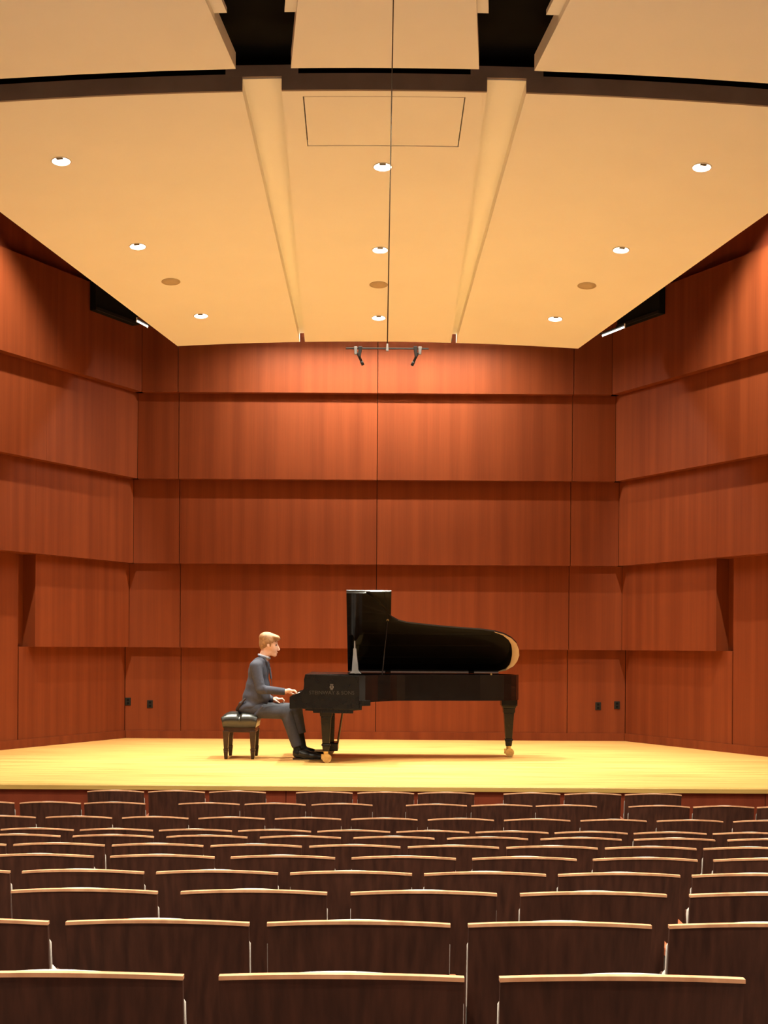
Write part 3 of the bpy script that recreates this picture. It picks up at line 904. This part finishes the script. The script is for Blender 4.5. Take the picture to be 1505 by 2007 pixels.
# floor's reflection in the lid's tail, laid on as a pale crescent
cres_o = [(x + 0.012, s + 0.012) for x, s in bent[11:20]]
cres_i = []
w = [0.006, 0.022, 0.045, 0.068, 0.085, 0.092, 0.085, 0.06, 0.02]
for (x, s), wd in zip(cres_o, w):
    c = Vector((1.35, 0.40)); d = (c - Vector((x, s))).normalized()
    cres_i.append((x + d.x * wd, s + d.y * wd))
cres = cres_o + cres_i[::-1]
MB().prism(cres, lambda x, s: lid_pt(x, s, -0.003), lambda x, s: lid_pt(x, s, -0.0005)).build('tail_reflection', M['lid_pale'], lid)
MB().tube(lid_pt(-0.32, 0.004, -0.012), lid_pt(1.60, 0.004, -0.012), 0.0135, n=10).build('hinge_strip', M['hinge'], lid)
for x in (0.18, 1.25):
    MB().box(x - 0.035, x + 0.035, YS - 0.03, YS - 0.012, 1.036, HZ + 0.012).build('hinge', M['lacquer_satin'], lid, bevel=0.003)
pr0 = Vector((0.10, YS - 1.16, RIM_T)); pr1 = Vector(lid_pt(0.165, 1.04, -0.004))
MB().tube(pr0, pr1, 0.007, n=10).build('lid_prop', M['lacquer'], piano)
MB().lathe([(0.016, -0.002), (0.018, 0.006), (0.008, 0.008)], Matrix.Translation(pr1) @ Matrix.Rotation(ANG, 4, 'X').inverted() @ Matrix.Rotation(math.pi, 4, 'X'), 14).build('prop_cup', M['brass'], lid)

# legs
def piano_leg(x, y, big=1.0):
    lg = MB()
    lg.frustum((x, y, 0.72), 0.20, 0.20, (x, y, 0.64), 0.20, 0.20)
    lg.frustum((x, y, 0.64), 0.175, 0.175, (x, y, 0.615), 0.165, 0.165)
    lg.frustum((x, y, 0.615), 0.15, 0.15, (x, y, 0.55), 0.142, 0.142)
    lg.frustum((x, y, 0.55), 0.125, 0.125, (x, y, 0.225), 0.085, 0.085)
    lg.frustum((x, y, 0.225), 0.105, 0.105, (x, y, 0.20), 0.105, 0.105)
    lg.frustum((x, y, 0.20), 0.088, 0.088, (x, y, 0.135), 0.074, 0.074)
    l = lg.build('leg', M['lacquer_satin'], piano, bevel=0.006)
    cs = MB().tube((x, y, 0.06), (x, y, 0.14), 0.024, 0.032, 14)
    for sy in (-1, 1):
        cs.tube((x + 0.012, y + sy * 0.018, 0.054), (x + 0.012, y + sy * 0.044, 0.054), 0.054, n=20)
    cs.box(x - 0.055, x + 0.03, y - 0.017, y + 0.017, 0.04, 0.10)
    cs.build('caster', M['brass'], l)
    return l
piano_leg(-0.56, YN + 0.10)
piano_leg(-0.56, YS - 0.10)
piano_leg(1.70, YS - 0.36)
# pedal lyre
LX, LY = -0.50, (YN + YS) / 2
ly = MB()
for dy in (-0.11, 0.11):
    ly.frustum((LX, LY + dy, 0.645), 0.05, 0.035, (LX - 0.01, LY + dy * 0.8, 0.20), 0.05, 0.035)
ly.build('lyre_post', M['lacquer_satin'], piano)
MB().box(LX - 0.10, LX + 0.07, LY - 0.19, LY + 0.19, 0.10, 0.20).build('pedal_box', M['lacquer_satin'], piano, bevel=0.012)
for dy in (-0.09, 0.0, 0.09):
    MB().box(LX - 0.22, LX - 0.09, LY + dy - 0.017, LY + dy + 0.017, 0.088, 0.100).build('pedal', M['brass'], piano, bevel=0.004)
for dy in (-0.12, 0.12):
    MB().tube((-0.37, LY + dy, 0.645), (LX + 0.06, LY + dy, 0.18), 0.011, n=8).build('lyre_brace', M['bench_wood'], piano)
# emblem and faint lettering on the side facing the seats
ec = at(650, 1347, YN - 0.012)
em = MB()
ye = YN - 0.0125
def disc(cx, cz, r, a0, a1, w, n=14):
    pts = [(cx + math.cos(lerp(a0, a1, i / n)) * r, cz + math.sin(lerp(a0, a1, i / n)) * r) for i in range(n + 1)]
    pin = [(cx + math.cos(lerp(a0, a1, i / n)) * (r - w), cz + math.sin(lerp(a0, a1, i / n)) * (r - w)) for i in range(n + 1)]
    em.prism(pts + pin[::-1], lambda x, z: (x, ye, z), lambda x, z: (x, ye - 0.002, z))
disc(ec.x, ec.z + 0.002, 0.024, math.pi * 0.70, math.pi * 2.30, 0.008)
for dx in (-0.010, 0.0, 0.010):
    em.box(ec.x + dx - 0.002, ec.x + dx + 0.002, ye - 0.002, ye, ec.z - 0.020, ec.z + 0.036)
em.box(ec.x - 0.020, ec.x + 0.020, ye - 0.002, ye, ec.z + 0.032, ec.z + 0.038)
em.box(ec.x - 0.016, ec.x + 0.016, ye - 0.002, ye, ec.z - 0.033, ec.z - 0.027)
em.build('emblem', M['emblem'], piano)
cu = bpy.data.curves.new('side_lettering', 'FONT')
cu.body = 'STEINWAY & SONS'
cu.size = 0.062
cu.align_x = 'CENTER'
cu.extrude = 0.0008
to = bpy.data.objects.new('side_lettering', cu)
to.location = (ec.x, ye - 0.0006, ec.z - 0.085)
to.rotation_euler = (math.pi / 2, 0, 0)
COL.objects.link(to)
dg = bpy.context.evaluated_depsgraph_get()
tm = bpy.data.meshes.new_from_object(to.evaluated_get(dg))
lm = bpy.data.objects.new('side_lettering', tm)
lm.location = to.location; lm.rotation_euler = to.rotation_euler
bpy.data.objects.remove(to)
tm.materials.clear(); tm.materials.append(M['letter'])
COL.objects.link(lm); lm.parent = piano; lm.matrix_parent_inverse = parent_matrix(piano).inverted()
# latch knobs on the rim
for px in (782, 965):
    p = at(px, 1333 if px < 800 else 1322, 16.35)
    s_ = 0.97 if px < 800 else 0.85
    MB().tube((p.x, YS - s_ - 0.001, p.z), (p.x, YS - s_ - 0.02, p.z), 0.012, n=12).build('knob', M['hinge'] if px < 800 else M['brass'], piano)

# ------------------------------------------------------------------ bench
BX0, BX1, BY0, BY1 = -1.845, -1.405, 16.34, 16.96
bx, by = (BX0 + BX1) / 2, (BY0 + BY1) / 2
bench = empty('piano_bench', (bx, by, 0), 'black tufted leather piano bench under the pianist', 'bench')
def cush(u, v, s):
    a, b = lerp(-1, 1, u), lerp(-1, 1, v)
    x, y = bx + a * (BX1 - BX0) / 2, by + b * (BY1 - BY0) / 2
    k = (1 - abs(a) ** 6) * (1 - abs(b) ** 6)
    if s:
        z = 0.505 + 0.062 * k - 0.030 * math.exp(-(a / 0.07) ** 2) - 0.030 * math.exp(-((abs(b) - 0.45) / 0.07) ** 2)
        return (x, y, z)
    return (bx + (x - bx) * 0.90, by + (y - by) * 0.94, 0.385)
cb = MB().grid(36, 36, cush).build('cushion', M['leather'], bench, True)
for dx in (0.0,):
    for dy in (-0.14, 0.14):
        MB().lathe([(0.014, 0), (0.012, 0.006), (0.004, 0.009)], Matrix.Translation((bx + dx, by + dy, 0.536)), 14).build('button', M['leather'], cb, True)
MB().lathe([(0.016, 0), (0.013, 0.007), (0.004, 0.010)], Matrix.Translation((bx, BY0 + 0.003, 0.475)) @ Matrix.Rotation(math.pi / 2, 4, 'X'), 14).build('button', M['leather'], cb, True)
MB().box(BX0 + 0.03, BX1 - 0.03, BY0 + 0.025, BY1 - 0.025, 0.325, 0.386).build('apron', M['bench_wood'], bench, bevel=0.006)
for sx in (0, 1):
    for sy in (0, 1):
        x = BX0 + 0.058 if sx == 0 else BX1 - 0.058
        y = BY0 + 0.05 if sy == 0 else BY1 - 0.05
        g = MB()
        g.frustum((x, y, 0.345), 0.076, 0.076, (x, y, 0.13), 0.050, 0.050)
        g.frustum((x, y, 0.13), 0.058, 0.058, (x, y, 0.10), 0.058, 0.058)
        g.frustum((x, y, 0.10), 0.056, 0.056, (x, y, 0.0), 0.036, 0.036)
        g.build('leg', M['bench_wood'], bench, bevel=0.005)


# ------------------------------------------------------------------ pianist (implicit surface, meshed by surface nets)
class SDF:
    def __init__(self, lo, hi, h):
        self.lo = np.array(lo, float); self.h = h
        self.n = np.ceil((np.array(hi) - self.lo) / h).astype(int) + 1
        self.f = np.full(tuple(self.n), 1.0, np.float32)

    def win(self, lo, hi):
        a = np.clip(np.floor((np.array(lo) - self.lo) / self.h).astype(int), 0, self.n)
        b = np.clip(np.ceil((np.array(hi) - self.lo) / self.h).astype(int) + 1, 0, self.n)
        sl = tuple(slice(int(i), int(j)) for i, j in zip(a, b))
        ax = [self.lo[k] + self.h * np.arange(a[k], b[k]) for k in range(3)]
        X, Y, Z = np.meshgrid(*ax, indexing='ij', sparse=True)
        return sl, X, Y, Z

    def smin(self, sl, d, k):
        f = self.f[sl]
        h = np.clip(0.5 + 0.5 * (f - d) / k, 0, 1)
        self.f[sl] = f * (1 - h) + d * h - k * h * (1 - h)

    def cap(self, p0, r0, p1=None, r1=None, k=0.02):
        p0 = np.array(p0, float); p1 = p0 if p1 is None else np.array(p1, float)
        r1 = r0 if r1 is None else r1
        m = max(r0, r1) + 0.10
        sl, X, Y, Z = self.win(np.minimum(p0, p1) - m, np.maximum(p0, p1) + m)
        d = p1 - p0; dd = max(1e-9, float(d @ d))
        t = np.clip(((X - p0[0]) * d[0] + (Y - p0[1]) * d[1] + (Z - p0[2]) * d[2]) / dd, 0, 1)
        q = np.sqrt((X - p0[0] - t * d[0]) ** 2 + (Y - p0[1] - t * d[1]) ** 2 + (Z - p0[2] - t * d[2]) ** 2)
        self.smin(sl, (q - (r0 + (r1 - r0) * t)).astype(np.float32), k)

    def ell(self, c, r, k=0.02, tilt=0.0, sub=False):
        """ellipsoid; tilt rotates it about the y axis (nod)"""
        c = np.array(c, float); r = np.array(r, float)
        m = r.max() + 0.10
        sl, X, Y, Z = self.win(c - m, c + m)
        ct, st = math.cos(tilt), math.sin(tilt)
        dx, dy, dz = X - c[0], Y - c[1], Z - c[2]
        a = ct * dx - st * dz; b = st * dx + ct * dz
        k0 = np.sqrt((a / r[0]) ** 2 + (dy / r[1]) ** 2 + (b / r[2]) ** 2)
        k1 = np.sqrt((a / r[0] ** 2) ** 2 + (dy / r[1] ** 2) ** 2 + (b / r[2] ** 2) ** 2) + 1e-6
        d = (k0 * (k0 - 1) / k1).astype(np.float32)
        if sub:
            f = self.f[sl]; h = np.clip(0.5 - 0.5 * (f + d) / k, 0, 1)
            self.f[sl] = f * (1 - h) - d * h + k * h * (1 - h)
        else:
            self.smin(sl, d, k)

    def clip(self, fn):
        """keep only where fn(X, Y, Z) < 0"""
        sl, X, Y, Z = self.win(self.lo, self.lo + self.h * self.n)
        self.f = np.maximum(self.f, np.broadcast_to(fn(X, Y, Z), self.f.shape).astype(np.float32))

    def mesh(self, name, material, parent=None):
        f = self.f; n = f.shape
        ins = f < 0
        c = [(i, j, k) for i in (0, 1) for j in (0, 1) for k in (0, 1)]
        def sub(a, o): return a[o[0]:n[0] - 1 + o[0], o[1]:n[1] - 1 + o[1], o[2]:n[2] - 1 + o[2]]
        cnt = sum(sub(ins, o).astype(np.int8) for o in c)
        act = (cnt > 0) & (cnt < 8)
        idx = np.full(act.shape, -1, np.int64)
        cells = np.argwhere(act)
        idx[act] = np.arange(len(cells))
        acc = np.zeros((len(cells), 3)); num = np.zeros(len(cells))
        for a in c:
            for ax in range(3):
                if a[ax]: continue
                b = list(a); b[ax] = 1
                fa = f[cells[:, 0] + a[0], cells[:, 1] + a[1], cells[:, 2] + a[2]].astype(float)
                fb = f[cells[:, 0] + b[0], cells[:, 1] + b[1], cells[:, 2] + b[2]].astype(float)
                cr = (fa < 0) != (fb < 0)
                t = np.where(cr, fa / np.where(cr, fa - fb, 1), 0)
                p = np.array(a, float)[None, :].repeat(len(cells), 0); p[:, ax] += t
                acc[cr] += p[cr]; num[cr] += 1
        V = self.lo + self.h * (cells + acc / num[:, None])
        quads = []
        for ax in range(3):
            u, v = (ax + 1) % 3, (ax + 2) % 3
            s0 = [slice(1, n[i] - 1) for i in range(3)]; s0[ax] = slice(0, n[ax] - 1)
            s1 = list(s0); s1[ax] = slice(1, n[ax])
            A, B = ins[tuple(s0)], ins[tuple(s1)]
            for flip in (0, 1):
                e = np.argwhere((A & ~B) if not flip else (~A & B))
                if len(e) == 0: continue
                off = np.ones(3, int); off[ax] = 0
                e = e + off
                du = np.zeros(3, int); du[u] = 1
                dv = np.zeros(3, int); dv[v] = 1
                q = [idx[tuple((e - du - dv).T)], idx[tuple((e - dv).T)], idx[tuple(e.T)], idx[tuple((e - du).T)]]
                if flip: q = q[::-1]
                quads.append(np.stack(q, 1))
        Q = np.concatenate(quads)
        me = bpy.data.meshes.new(name)
        me.from_pydata(V.tolist(), [], Q.tolist())
        me.polygons.foreach_set('use_smooth', [True] * len(me.polygons))
        me.update()
        me.materials.append(material)
        o = bpy.data.objects.new(name, me)
        COL.objects.link(o)
        if parent is not None:
            o.parent = parent
            o.matrix_parent_inverse = parent_matrix(parent).inverted()
        return o


PYC = 16.62
def P(px, py, dy=0.0):
    """the photo gives height and reach; dy is the offset across the body (minus = towards the seats)"""
    p = at(px, py, PYC)
    return np.array((p.x, PYC + dy, p.z))


LO, HI = P(460, 1500, -0.36), P(650, 1232, 0.36)
J = dict(
    sh_r=P(503, 1306, -0.185), el_r=P(514, 1350, -0.235), wr_r=P(560, 1354.5, -0.15),
    sh_l=P(504, 1305, 0.185), el_l=P(506, 1356, 0.25), wr_l=P(532, 1371.5, 0.13),
    hip_r=P(491, 1391, -0.10), kn_r=P(562, 1396, -0.16), an_r=P(585, 1464, -0.21),
    hip_l=P(491, 1391, 0.10), kn_l=P(579, 1391, 0.13), an_l=P(592, 1462, 0.13))

body = SDF(LO, HI, 0.0055)
hd = P(526.5, 1258)
body.ell(hd, (0.104, 0.083, 0.108), 0.01, 0.15)
body.ell(P(535.0, 1270.5), (0.056, 0.062, 0.088), 0.03, 0.12)
body.cap(P(529.0, 1279, -0.03), 0.026, P(538.0, 1283.0, -0.008), 0.022, 0.02)
body.cap(P(529.0, 1279, 0.03), 0.026, P(538.0, 1283.0, 0.008), 0.022, 0.02)
body.cap(P(538.8, 1283.2), 0.016, k=0.015)                               # chin
body.cap(P(543.4, 1264.5), 0.009, P(546.9, 1273.2), 0.0125, 0.012)        # nose
for s in (-1, 1):
    body.ell(P(545.0, 1274.6, s * 0.011), (0.010, 0.009, 0.007), 0.006)   # nostril wings
    body.cap(P(541.6, 1260.2, s * 0.012), 0.011, P(539.6, 1261.2, s * 0.042), 0.011, 0.012)   # brow
    body.ell(P(541.2, 1264.6, s * 0.031), (0.014, 0.015, 0.009), 0.008, sub=True)    # eye socket
    body.ell(P(526.6, 1264.5, s * 0.080), (0.017, 0.011, 0.031), 0.006, -0.15)         # ear
    body.ell(P(527.2, 1264.0, s * 0.093), (0.008, 0.006, 0.017), 0.006, -0.15, sub=True)
body.ell(P(542.8, 1278.3), (0.013, 0.021, 0.0055), 0.005)                  # lips
body.ell(P(542.0, 1280.1), (0.013, 0.019, 0.0055), 0.005)
body.cap(P(522.5, 1271), 0.060, P(515, 1296), 0.062, 0.025)               # neck
# body under the clothes
body.cap(P(507, 1305, -0.12), 0.05, P(507, 1305, 0.12), 0.05, 0.03)
body.ell(P(506, 1327), (0.105, 0.145, 0.15), 0.04)
body.ell(P(502, 1360), (0.12, 0.145, 0.17), 0.05)
body.ell(P(494, 1387), (0.125, 0.17, 0.085), 0.05)
for s in 'rl':
    body.cap(J['sh_' + s], 0.044, J['el_' + s], 0.038, 0.02)
    body.cap(J['el_' + s], 0.038, J['wr_' + s], 0.026, 0.02)
    body.cap(J['hip_' + s], 0.075, J['kn_' + s], 0.052, 0.03)
    body.cap(J['kn_' + s], 0.050, J['an_' + s], 0.034, 0.02)
    a = J['an_' + s]
    body.cap(a + np.array((0.0, 0, -0.03)), 0.034, np.array((a[0] + 0.16, a[1], 0.05)), 0.026, 0.02)


def hand(wr, mid, spread, tips, thumb):
    """palm from the wrist to four knuckles, four fingers bent over mid joints to their tips, and a thumb"""
    wr, mid = np.array(wr), np.array(mid)
    body.cap(wr, 0.027, wr * 0.4 + mid * 0.6, 0.026, 0.015)
    kn = [mid + np.array((0, spread * t, -0.006 * abs(t + 0.2))) for t in (-1.5, -0.5, 0.5, 1.5)]
    for q in kn:
        body.cap(wr * 0.45 + mid * 0.55, 0.019, q, 0.0115, 0.012)
    for q, (m1, m2, tp) in zip(kn, tips):
        body.cap(q, 0.0110, m1, 0.0100, 0.004)
        body.cap(m1, 0.0100, m2, 0.0090, 0.004)
        body.cap(m2, 0.0090, tp, 0.0080, 0.004)
    body.cap(thumb[0], 0.014, thumb[1], 0.0115, 0.010)
    body.cap(thumb[1], 0.0110, thumb[2], 0.0090, 0.004)


# right hand: arched on the keys; the thumb is on the far side, the little finger towards the seats
w_ = J['wr_r']
tips = []
for i, (dy, L) in enumerate(((-0.036, 0.84), (-0.013, 0.97), (0.011, 1.0), (0.034, 0.94))):
    y = -0.15 + dy
    k1 = P(576.0 + 2.6 * L, 1352.6, y * 1.0); k2 = P(579.5 + 2.4 * L, 1355.6, y); tp = P(581.0 + 2.8 * L, 1360.0, y)
    tips.append((k1, k2, tp))
hand(P(561, 1354.3, -0.15), P(572.5, 1351.8, -0.15), 0.0215, tips, (P(565.5, 1355.5, -0.12), P(571.5, 1358.5, -0.095), P(578.5, 1361.0, -0.09)))
# left hand: held low over the lap, fingers hanging in a loose curl
tips = []
for i, (dy, L) in enumerate(((-0.030, 1.0), (-0.008, 1.03), (0.014, 0.98), (0.036, 0.86))):
    y = 0.13 + dy
    k1 = P(548.5 + 3.2 * L, 1370.2, y); k2 = P(551.8 + 3.6 * L, 1373.4 + 0.4 * i, y); tp = P(551.0 + 3.8 * L - 0.6 * i, 1378.0, y)
    tips.append((k1, k2, tp))
hand(P(533, 1371.5, 0.13), P(544.5, 1370.0, 0.13), 0.0205, tips, (P(537, 1373, 0.10), P(542.5, 1376.0, 0.082), P(547.0, 1378.6, 0.078)))
person = body.mesh('person', M['skin'])
tag(person, 'person in a slate suit seated on the bench, leaning to the piano keys', 'person')

# hair
hair = SDF(P(500, 1285, -0.13), P(560, 1232, 0.13), 0.0045)
hair.ell(hd + np.array((-0.002, 0, 0.004)), (0.112, 0.092, 0.114), 0.01, 0.15)
hair.ell(P(541.0, 1249.5, -0.015), (0.056, 0.066, 0.034), 0.02, 0.35)
hair.ell(P(519.0, 1248.5), (0.070, 0.080, 0.058), 0.03)
hair.ell(P(515.0, 1264), (0.040, 0.068, 0.065), 0.03)
f0, f1 = P(526, 1262.5), P(550.5, 1254.5)
e0 = P(528.5, 1266); nap = P(513, 1277)
def hair_cut(X, Y, Z):
    zf = f0[2] + (X - f0[0]) * (f1[2] - f0[2]) / (f1[0] - f0[0]) + 0.10 * (0.085 - np.abs(Y - PYC)) - 0.006 * np.sin(Y * 220)
    front = zf - Z
    zb = nap[2] + (X - nap[0]) * 0.9
    back = np.maximum(zb - Z, X - (e0[0] - 0.018 * (np.abs(Y - PYC) > 0.0)))
    side = np.maximum(np.maximum(P(0, 1264)[2] - Z, X - P(532, 1264)[0]), P(529.5, 1264)[0] - X)   # sideburn
    return np.minimum(np.minimum(front, back), side)
hair.clip(hair_cut)
hair.mesh('hair', M['hair'], person)
for s in (-1, 1):
    c = P(541.4, 1264.4, s * 0.031)
    eb = MB().lathe([(0.001, 0.0), (0.0075, 0.002), (0.010, 0.008), (0.0075, 0.014), (0.001, 0.016)], Matrix.Translation(Vector(c) - Vector((0.008, 0, 0))) @ Matrix.Rotation(math.pi / 2, 4, 'Y'), 12)
    eb.build('eye', M['eye'], person, True)

# shirt collar and tie
col = SDF(P(500, 1305, -0.12), P(540, 1270, 0.12), 0.0045)
for i in range(15):
    a0, a1 = 2 * math.pi * i / 15, 2 * math.pi * (i + 1) / 15
    def ring(a): return P(517.8 + 0, 1286.5) + np.array((0.066 * math.cos(a), 0.066 * math.sin(a), -0.020 * math.cos(a)))
    col.cap(ring(a0), 0.0135, ring(a1), 0.0135, 0.006)
col.mesh('shirt_collar', M['shirt'], person)
MB().grid(3, 10, lambda u, v, s: tuple(P(lerp(526.5, 534.5, v), lerp(1292, 1368, v), lerp(-0.022, 0.022, u) * (0.7 + 0.6 * v)) + np.array((0.004 * s + 0.004, 0, 0)))).build('tie', M['tie'], person)

# jacket
jk = SDF(P(460, 1410, -0.36), P(575, 1275, 0.36), 0.0065)
jk.cap(P(506, 1304, -0.150), 0.072, P(506, 1304, 0.150), 0.072, 0.04)
jk.ell(P(512, 1296), (0.075, 0.13, 0.055), 0.05)
jk.ell(P(506.5, 1318), (0.128, 0.180, 0.150), 0.05)
jk.ell(P(505.5, 1345), (0.150, 0.170, 0.150), 0.05)
jk.ell(P(502, 1366), (0.168, 0.178, 0.135), 0.05)
jk.ell(P(492, 1384), (0.148, 0.205, 0.085), 0.05)
jk.cap(P(478, 1389, -0.13), 0.050, P(478, 1389, 0.13), 0.050, 0.05)
jk.cap(P(472, 1394, -0.10), 0.024, P(472, 1394, 0.10), 0.024, 0.03)
jk.cap(P(515, 1385, -0.185), 0.026, P(503, 1400, -0.195), 0.020, 0.04)      # front corner hanging over the thigh
for s in 'rl':
    jk.cap(J['sh_' + s], 0.073, J['el_' + s], 0.058, 0.02)
    jk.cap(J['el_' + s], 0.056, J['wr_' + s] + np.array((-0.02, 0, 0)), 0.043, 0.015)
jk.cap(P(519, 1346, -0.262), 0.020, P(524, 1356, -0.255), 0.016, 0.012)     # elbow folds
jk.cap(P(509, 1330, -0.250), 0.014, P(516, 1338, -0.262), 0.012, 0.014)
wr = {s: J['wr_' + s] for s in 'rl'}
def jk_cut(X, Y, Z):
    # open cuffs, neckline and hem
    neck = (P(517.5, 1288)[2] - 0.30 * (X - P(517.5, 1288)[0])) * -1 + Z
    cr = np.maximum(X - (wr['r'][0] + 0.0), Y - 99)
    return np.maximum(neck, cr)
jk.clip(jk_cut)
jacket = jk.mesh('jacket', M['suit'], person)
# side vent: the dark slit above the hem
vt = SDF(P(458, 1400, -0.30), P(490, 1360, 0.0), 0.005)
vt.cap(P(482.5, 1369, -0.150), 0.012, P(474, 1378, -0.165), 0.020, 0.01)
vt.cap(P(474, 1378, -0.165), 0.020, P(467, 1390, -0.125), 0.022, 0.01)
vt.mesh('vent_lining', M['tie'], jacket)
# lapel, and the collar of the jacket
lp = SDF(P(500, 1345, -0.16), P(545, 1275, 0.16), 0.005)
for s in (-1, 1):
    pts = [P(511.5, 1287.5, s * 0.055), P(518, 1290, s * 0.080), P(523.5, 1297, s * 0.075), P(528.2, 1310, s * 0.062), P(531.5, 1330, s * 0.028)]
    for i in range(4):
        lp.cap(pts[i], 0.0165 - 0.002 * i, pts[i + 1], 0.0145 - 0.002 * i, 0.01)
lp.cap(P(509, 1286.0, -0.05), 0.015, P(509, 1286.0, 0.05), 0.015, 0.012)
lp.mesh('lapel', M['suit'], jacket)
# trousers
tr = SDF(P(460, 1475, -0.36), P(615, 1365, 0.36), 0.0065)
tr.ell(P(491, 1388), (0.145, 0.185, 0.088), 0.03)
tr.cap(P(482, 1391, -0.10), 0.075, P(482, 1391, 0.10), 0.075, 0.03)
for s, hem in (('r', 1458), ('l', 1440)):
    tr.cap(J['hip_' + s], 0.098, J['kn_' + s], 0.076, 0.03)
    d = J['an_' + s] - J['kn_' + s]
    zt = P(0, hem)[2]
    t = (zt - J['kn_' + s][2]) / d[2]
    tr.cap(J['kn_' + s], 0.074, J['kn_' + s] + d * (t + 0.12), 0.060, 0.02)
    tr.cap(J['kn_' + s] + np.array((0.012, 0, -0.02)), 0.060, J['kn_' + s] + d * (t + 0.1) + np.array((0.010, 0, 0)), 0.050, 0.02)
yl = PYC
def tr_cut(X, Y, Z):
    hem = np.where(Y < yl - 0.02, P(0, 1459)[2], P(0, 1439)[2]) - 0.30 * (X - P(586, 0)[0]) * -1.0
    low = np.where(X > P(548, 0)[0], hem - Z, 0.30 - Z)
    seat = 0.525 - Z
    return np.maximum(low, np.where(X < P(508, 0)[0], seat, -1.0))
tr.clip(tr_cut)
tr.mesh('trousers', M['trouser'], person)
# socks and shoes
for s in 'rl':
    a = J['an_' + s]; x, y = a[0], a[1]
    sk_ = SDF((x - 0.12, y - 0.09, 0.04), (x + 0.13, y + 0.09, 0.36), 0.006)
    up = J['kn_' + s] - a; up = up / np.linalg.norm(up)
    sk_.cap(a + np.array((0.005, 0, -0.05)), 0.046, a + up * (0.09 if s == 'r' else 0.17), 0.044, 0.02)
    sk_.cap(a + np.array((0.0, 0, -0.05)), 0.042, np.array((x + 0.09, y, 0.075)), 0.030, 0.03)
    sk_.mesh('sock', M['sock'], person)
    g = SDF((x - 0.12, y - 0.08, -0.01), (x + 0.38, y + 0.08, 0.20), 0.005)
    g.cap((x - 0.012, y, 0.062), 0.044, (x + 0.08, y, 0.058), 0.045, 0.03)
    g.cap((x - 0.025, y, 0.095), 0.030, (x + 0.02, y, 0.10), 0.036, 0.03)
    g.cap((x + 0.08, y, 0.055), 0.047, (x + 0.19, y, 0.040), 0.048, 0.04)
    g.cap((x + 0.19, y, 0.038), 0.046, (x + 0.275, y, 0.030), 0.032, 0.03)
    g.cap((x + 0.03, y, 0.085), 0.036, (x + 0.12, y, 0.062), 0.036, 0.03)
    g.clip(lambda X, Y, Z: 0.012 - Z)
    sh = g.mesh('shoe', M['shoe'], person)
    so_ = [(x - 0.055, 0.03), (x - 0.05, 0.044), (x + 0.08, 0.043), (x + 0.19, 0.049), (x + 0.27, 0.040), (x + 0.305, 0.018), (x + 0.308, 0.0), (x + 0.305, -0.018), (x + 0.27, -0.040), (x + 0.19, -0.049), (x + 0.08, -0.043), (x - 0.05, -0.044), (x - 0.055, -0.03)]
    MB().prism(so_, lambda X, Y: (X, y + Y, 0.0), lambda X, Y: (X, y + Y, 0.014)).build('sole', M['shoe'], sh)
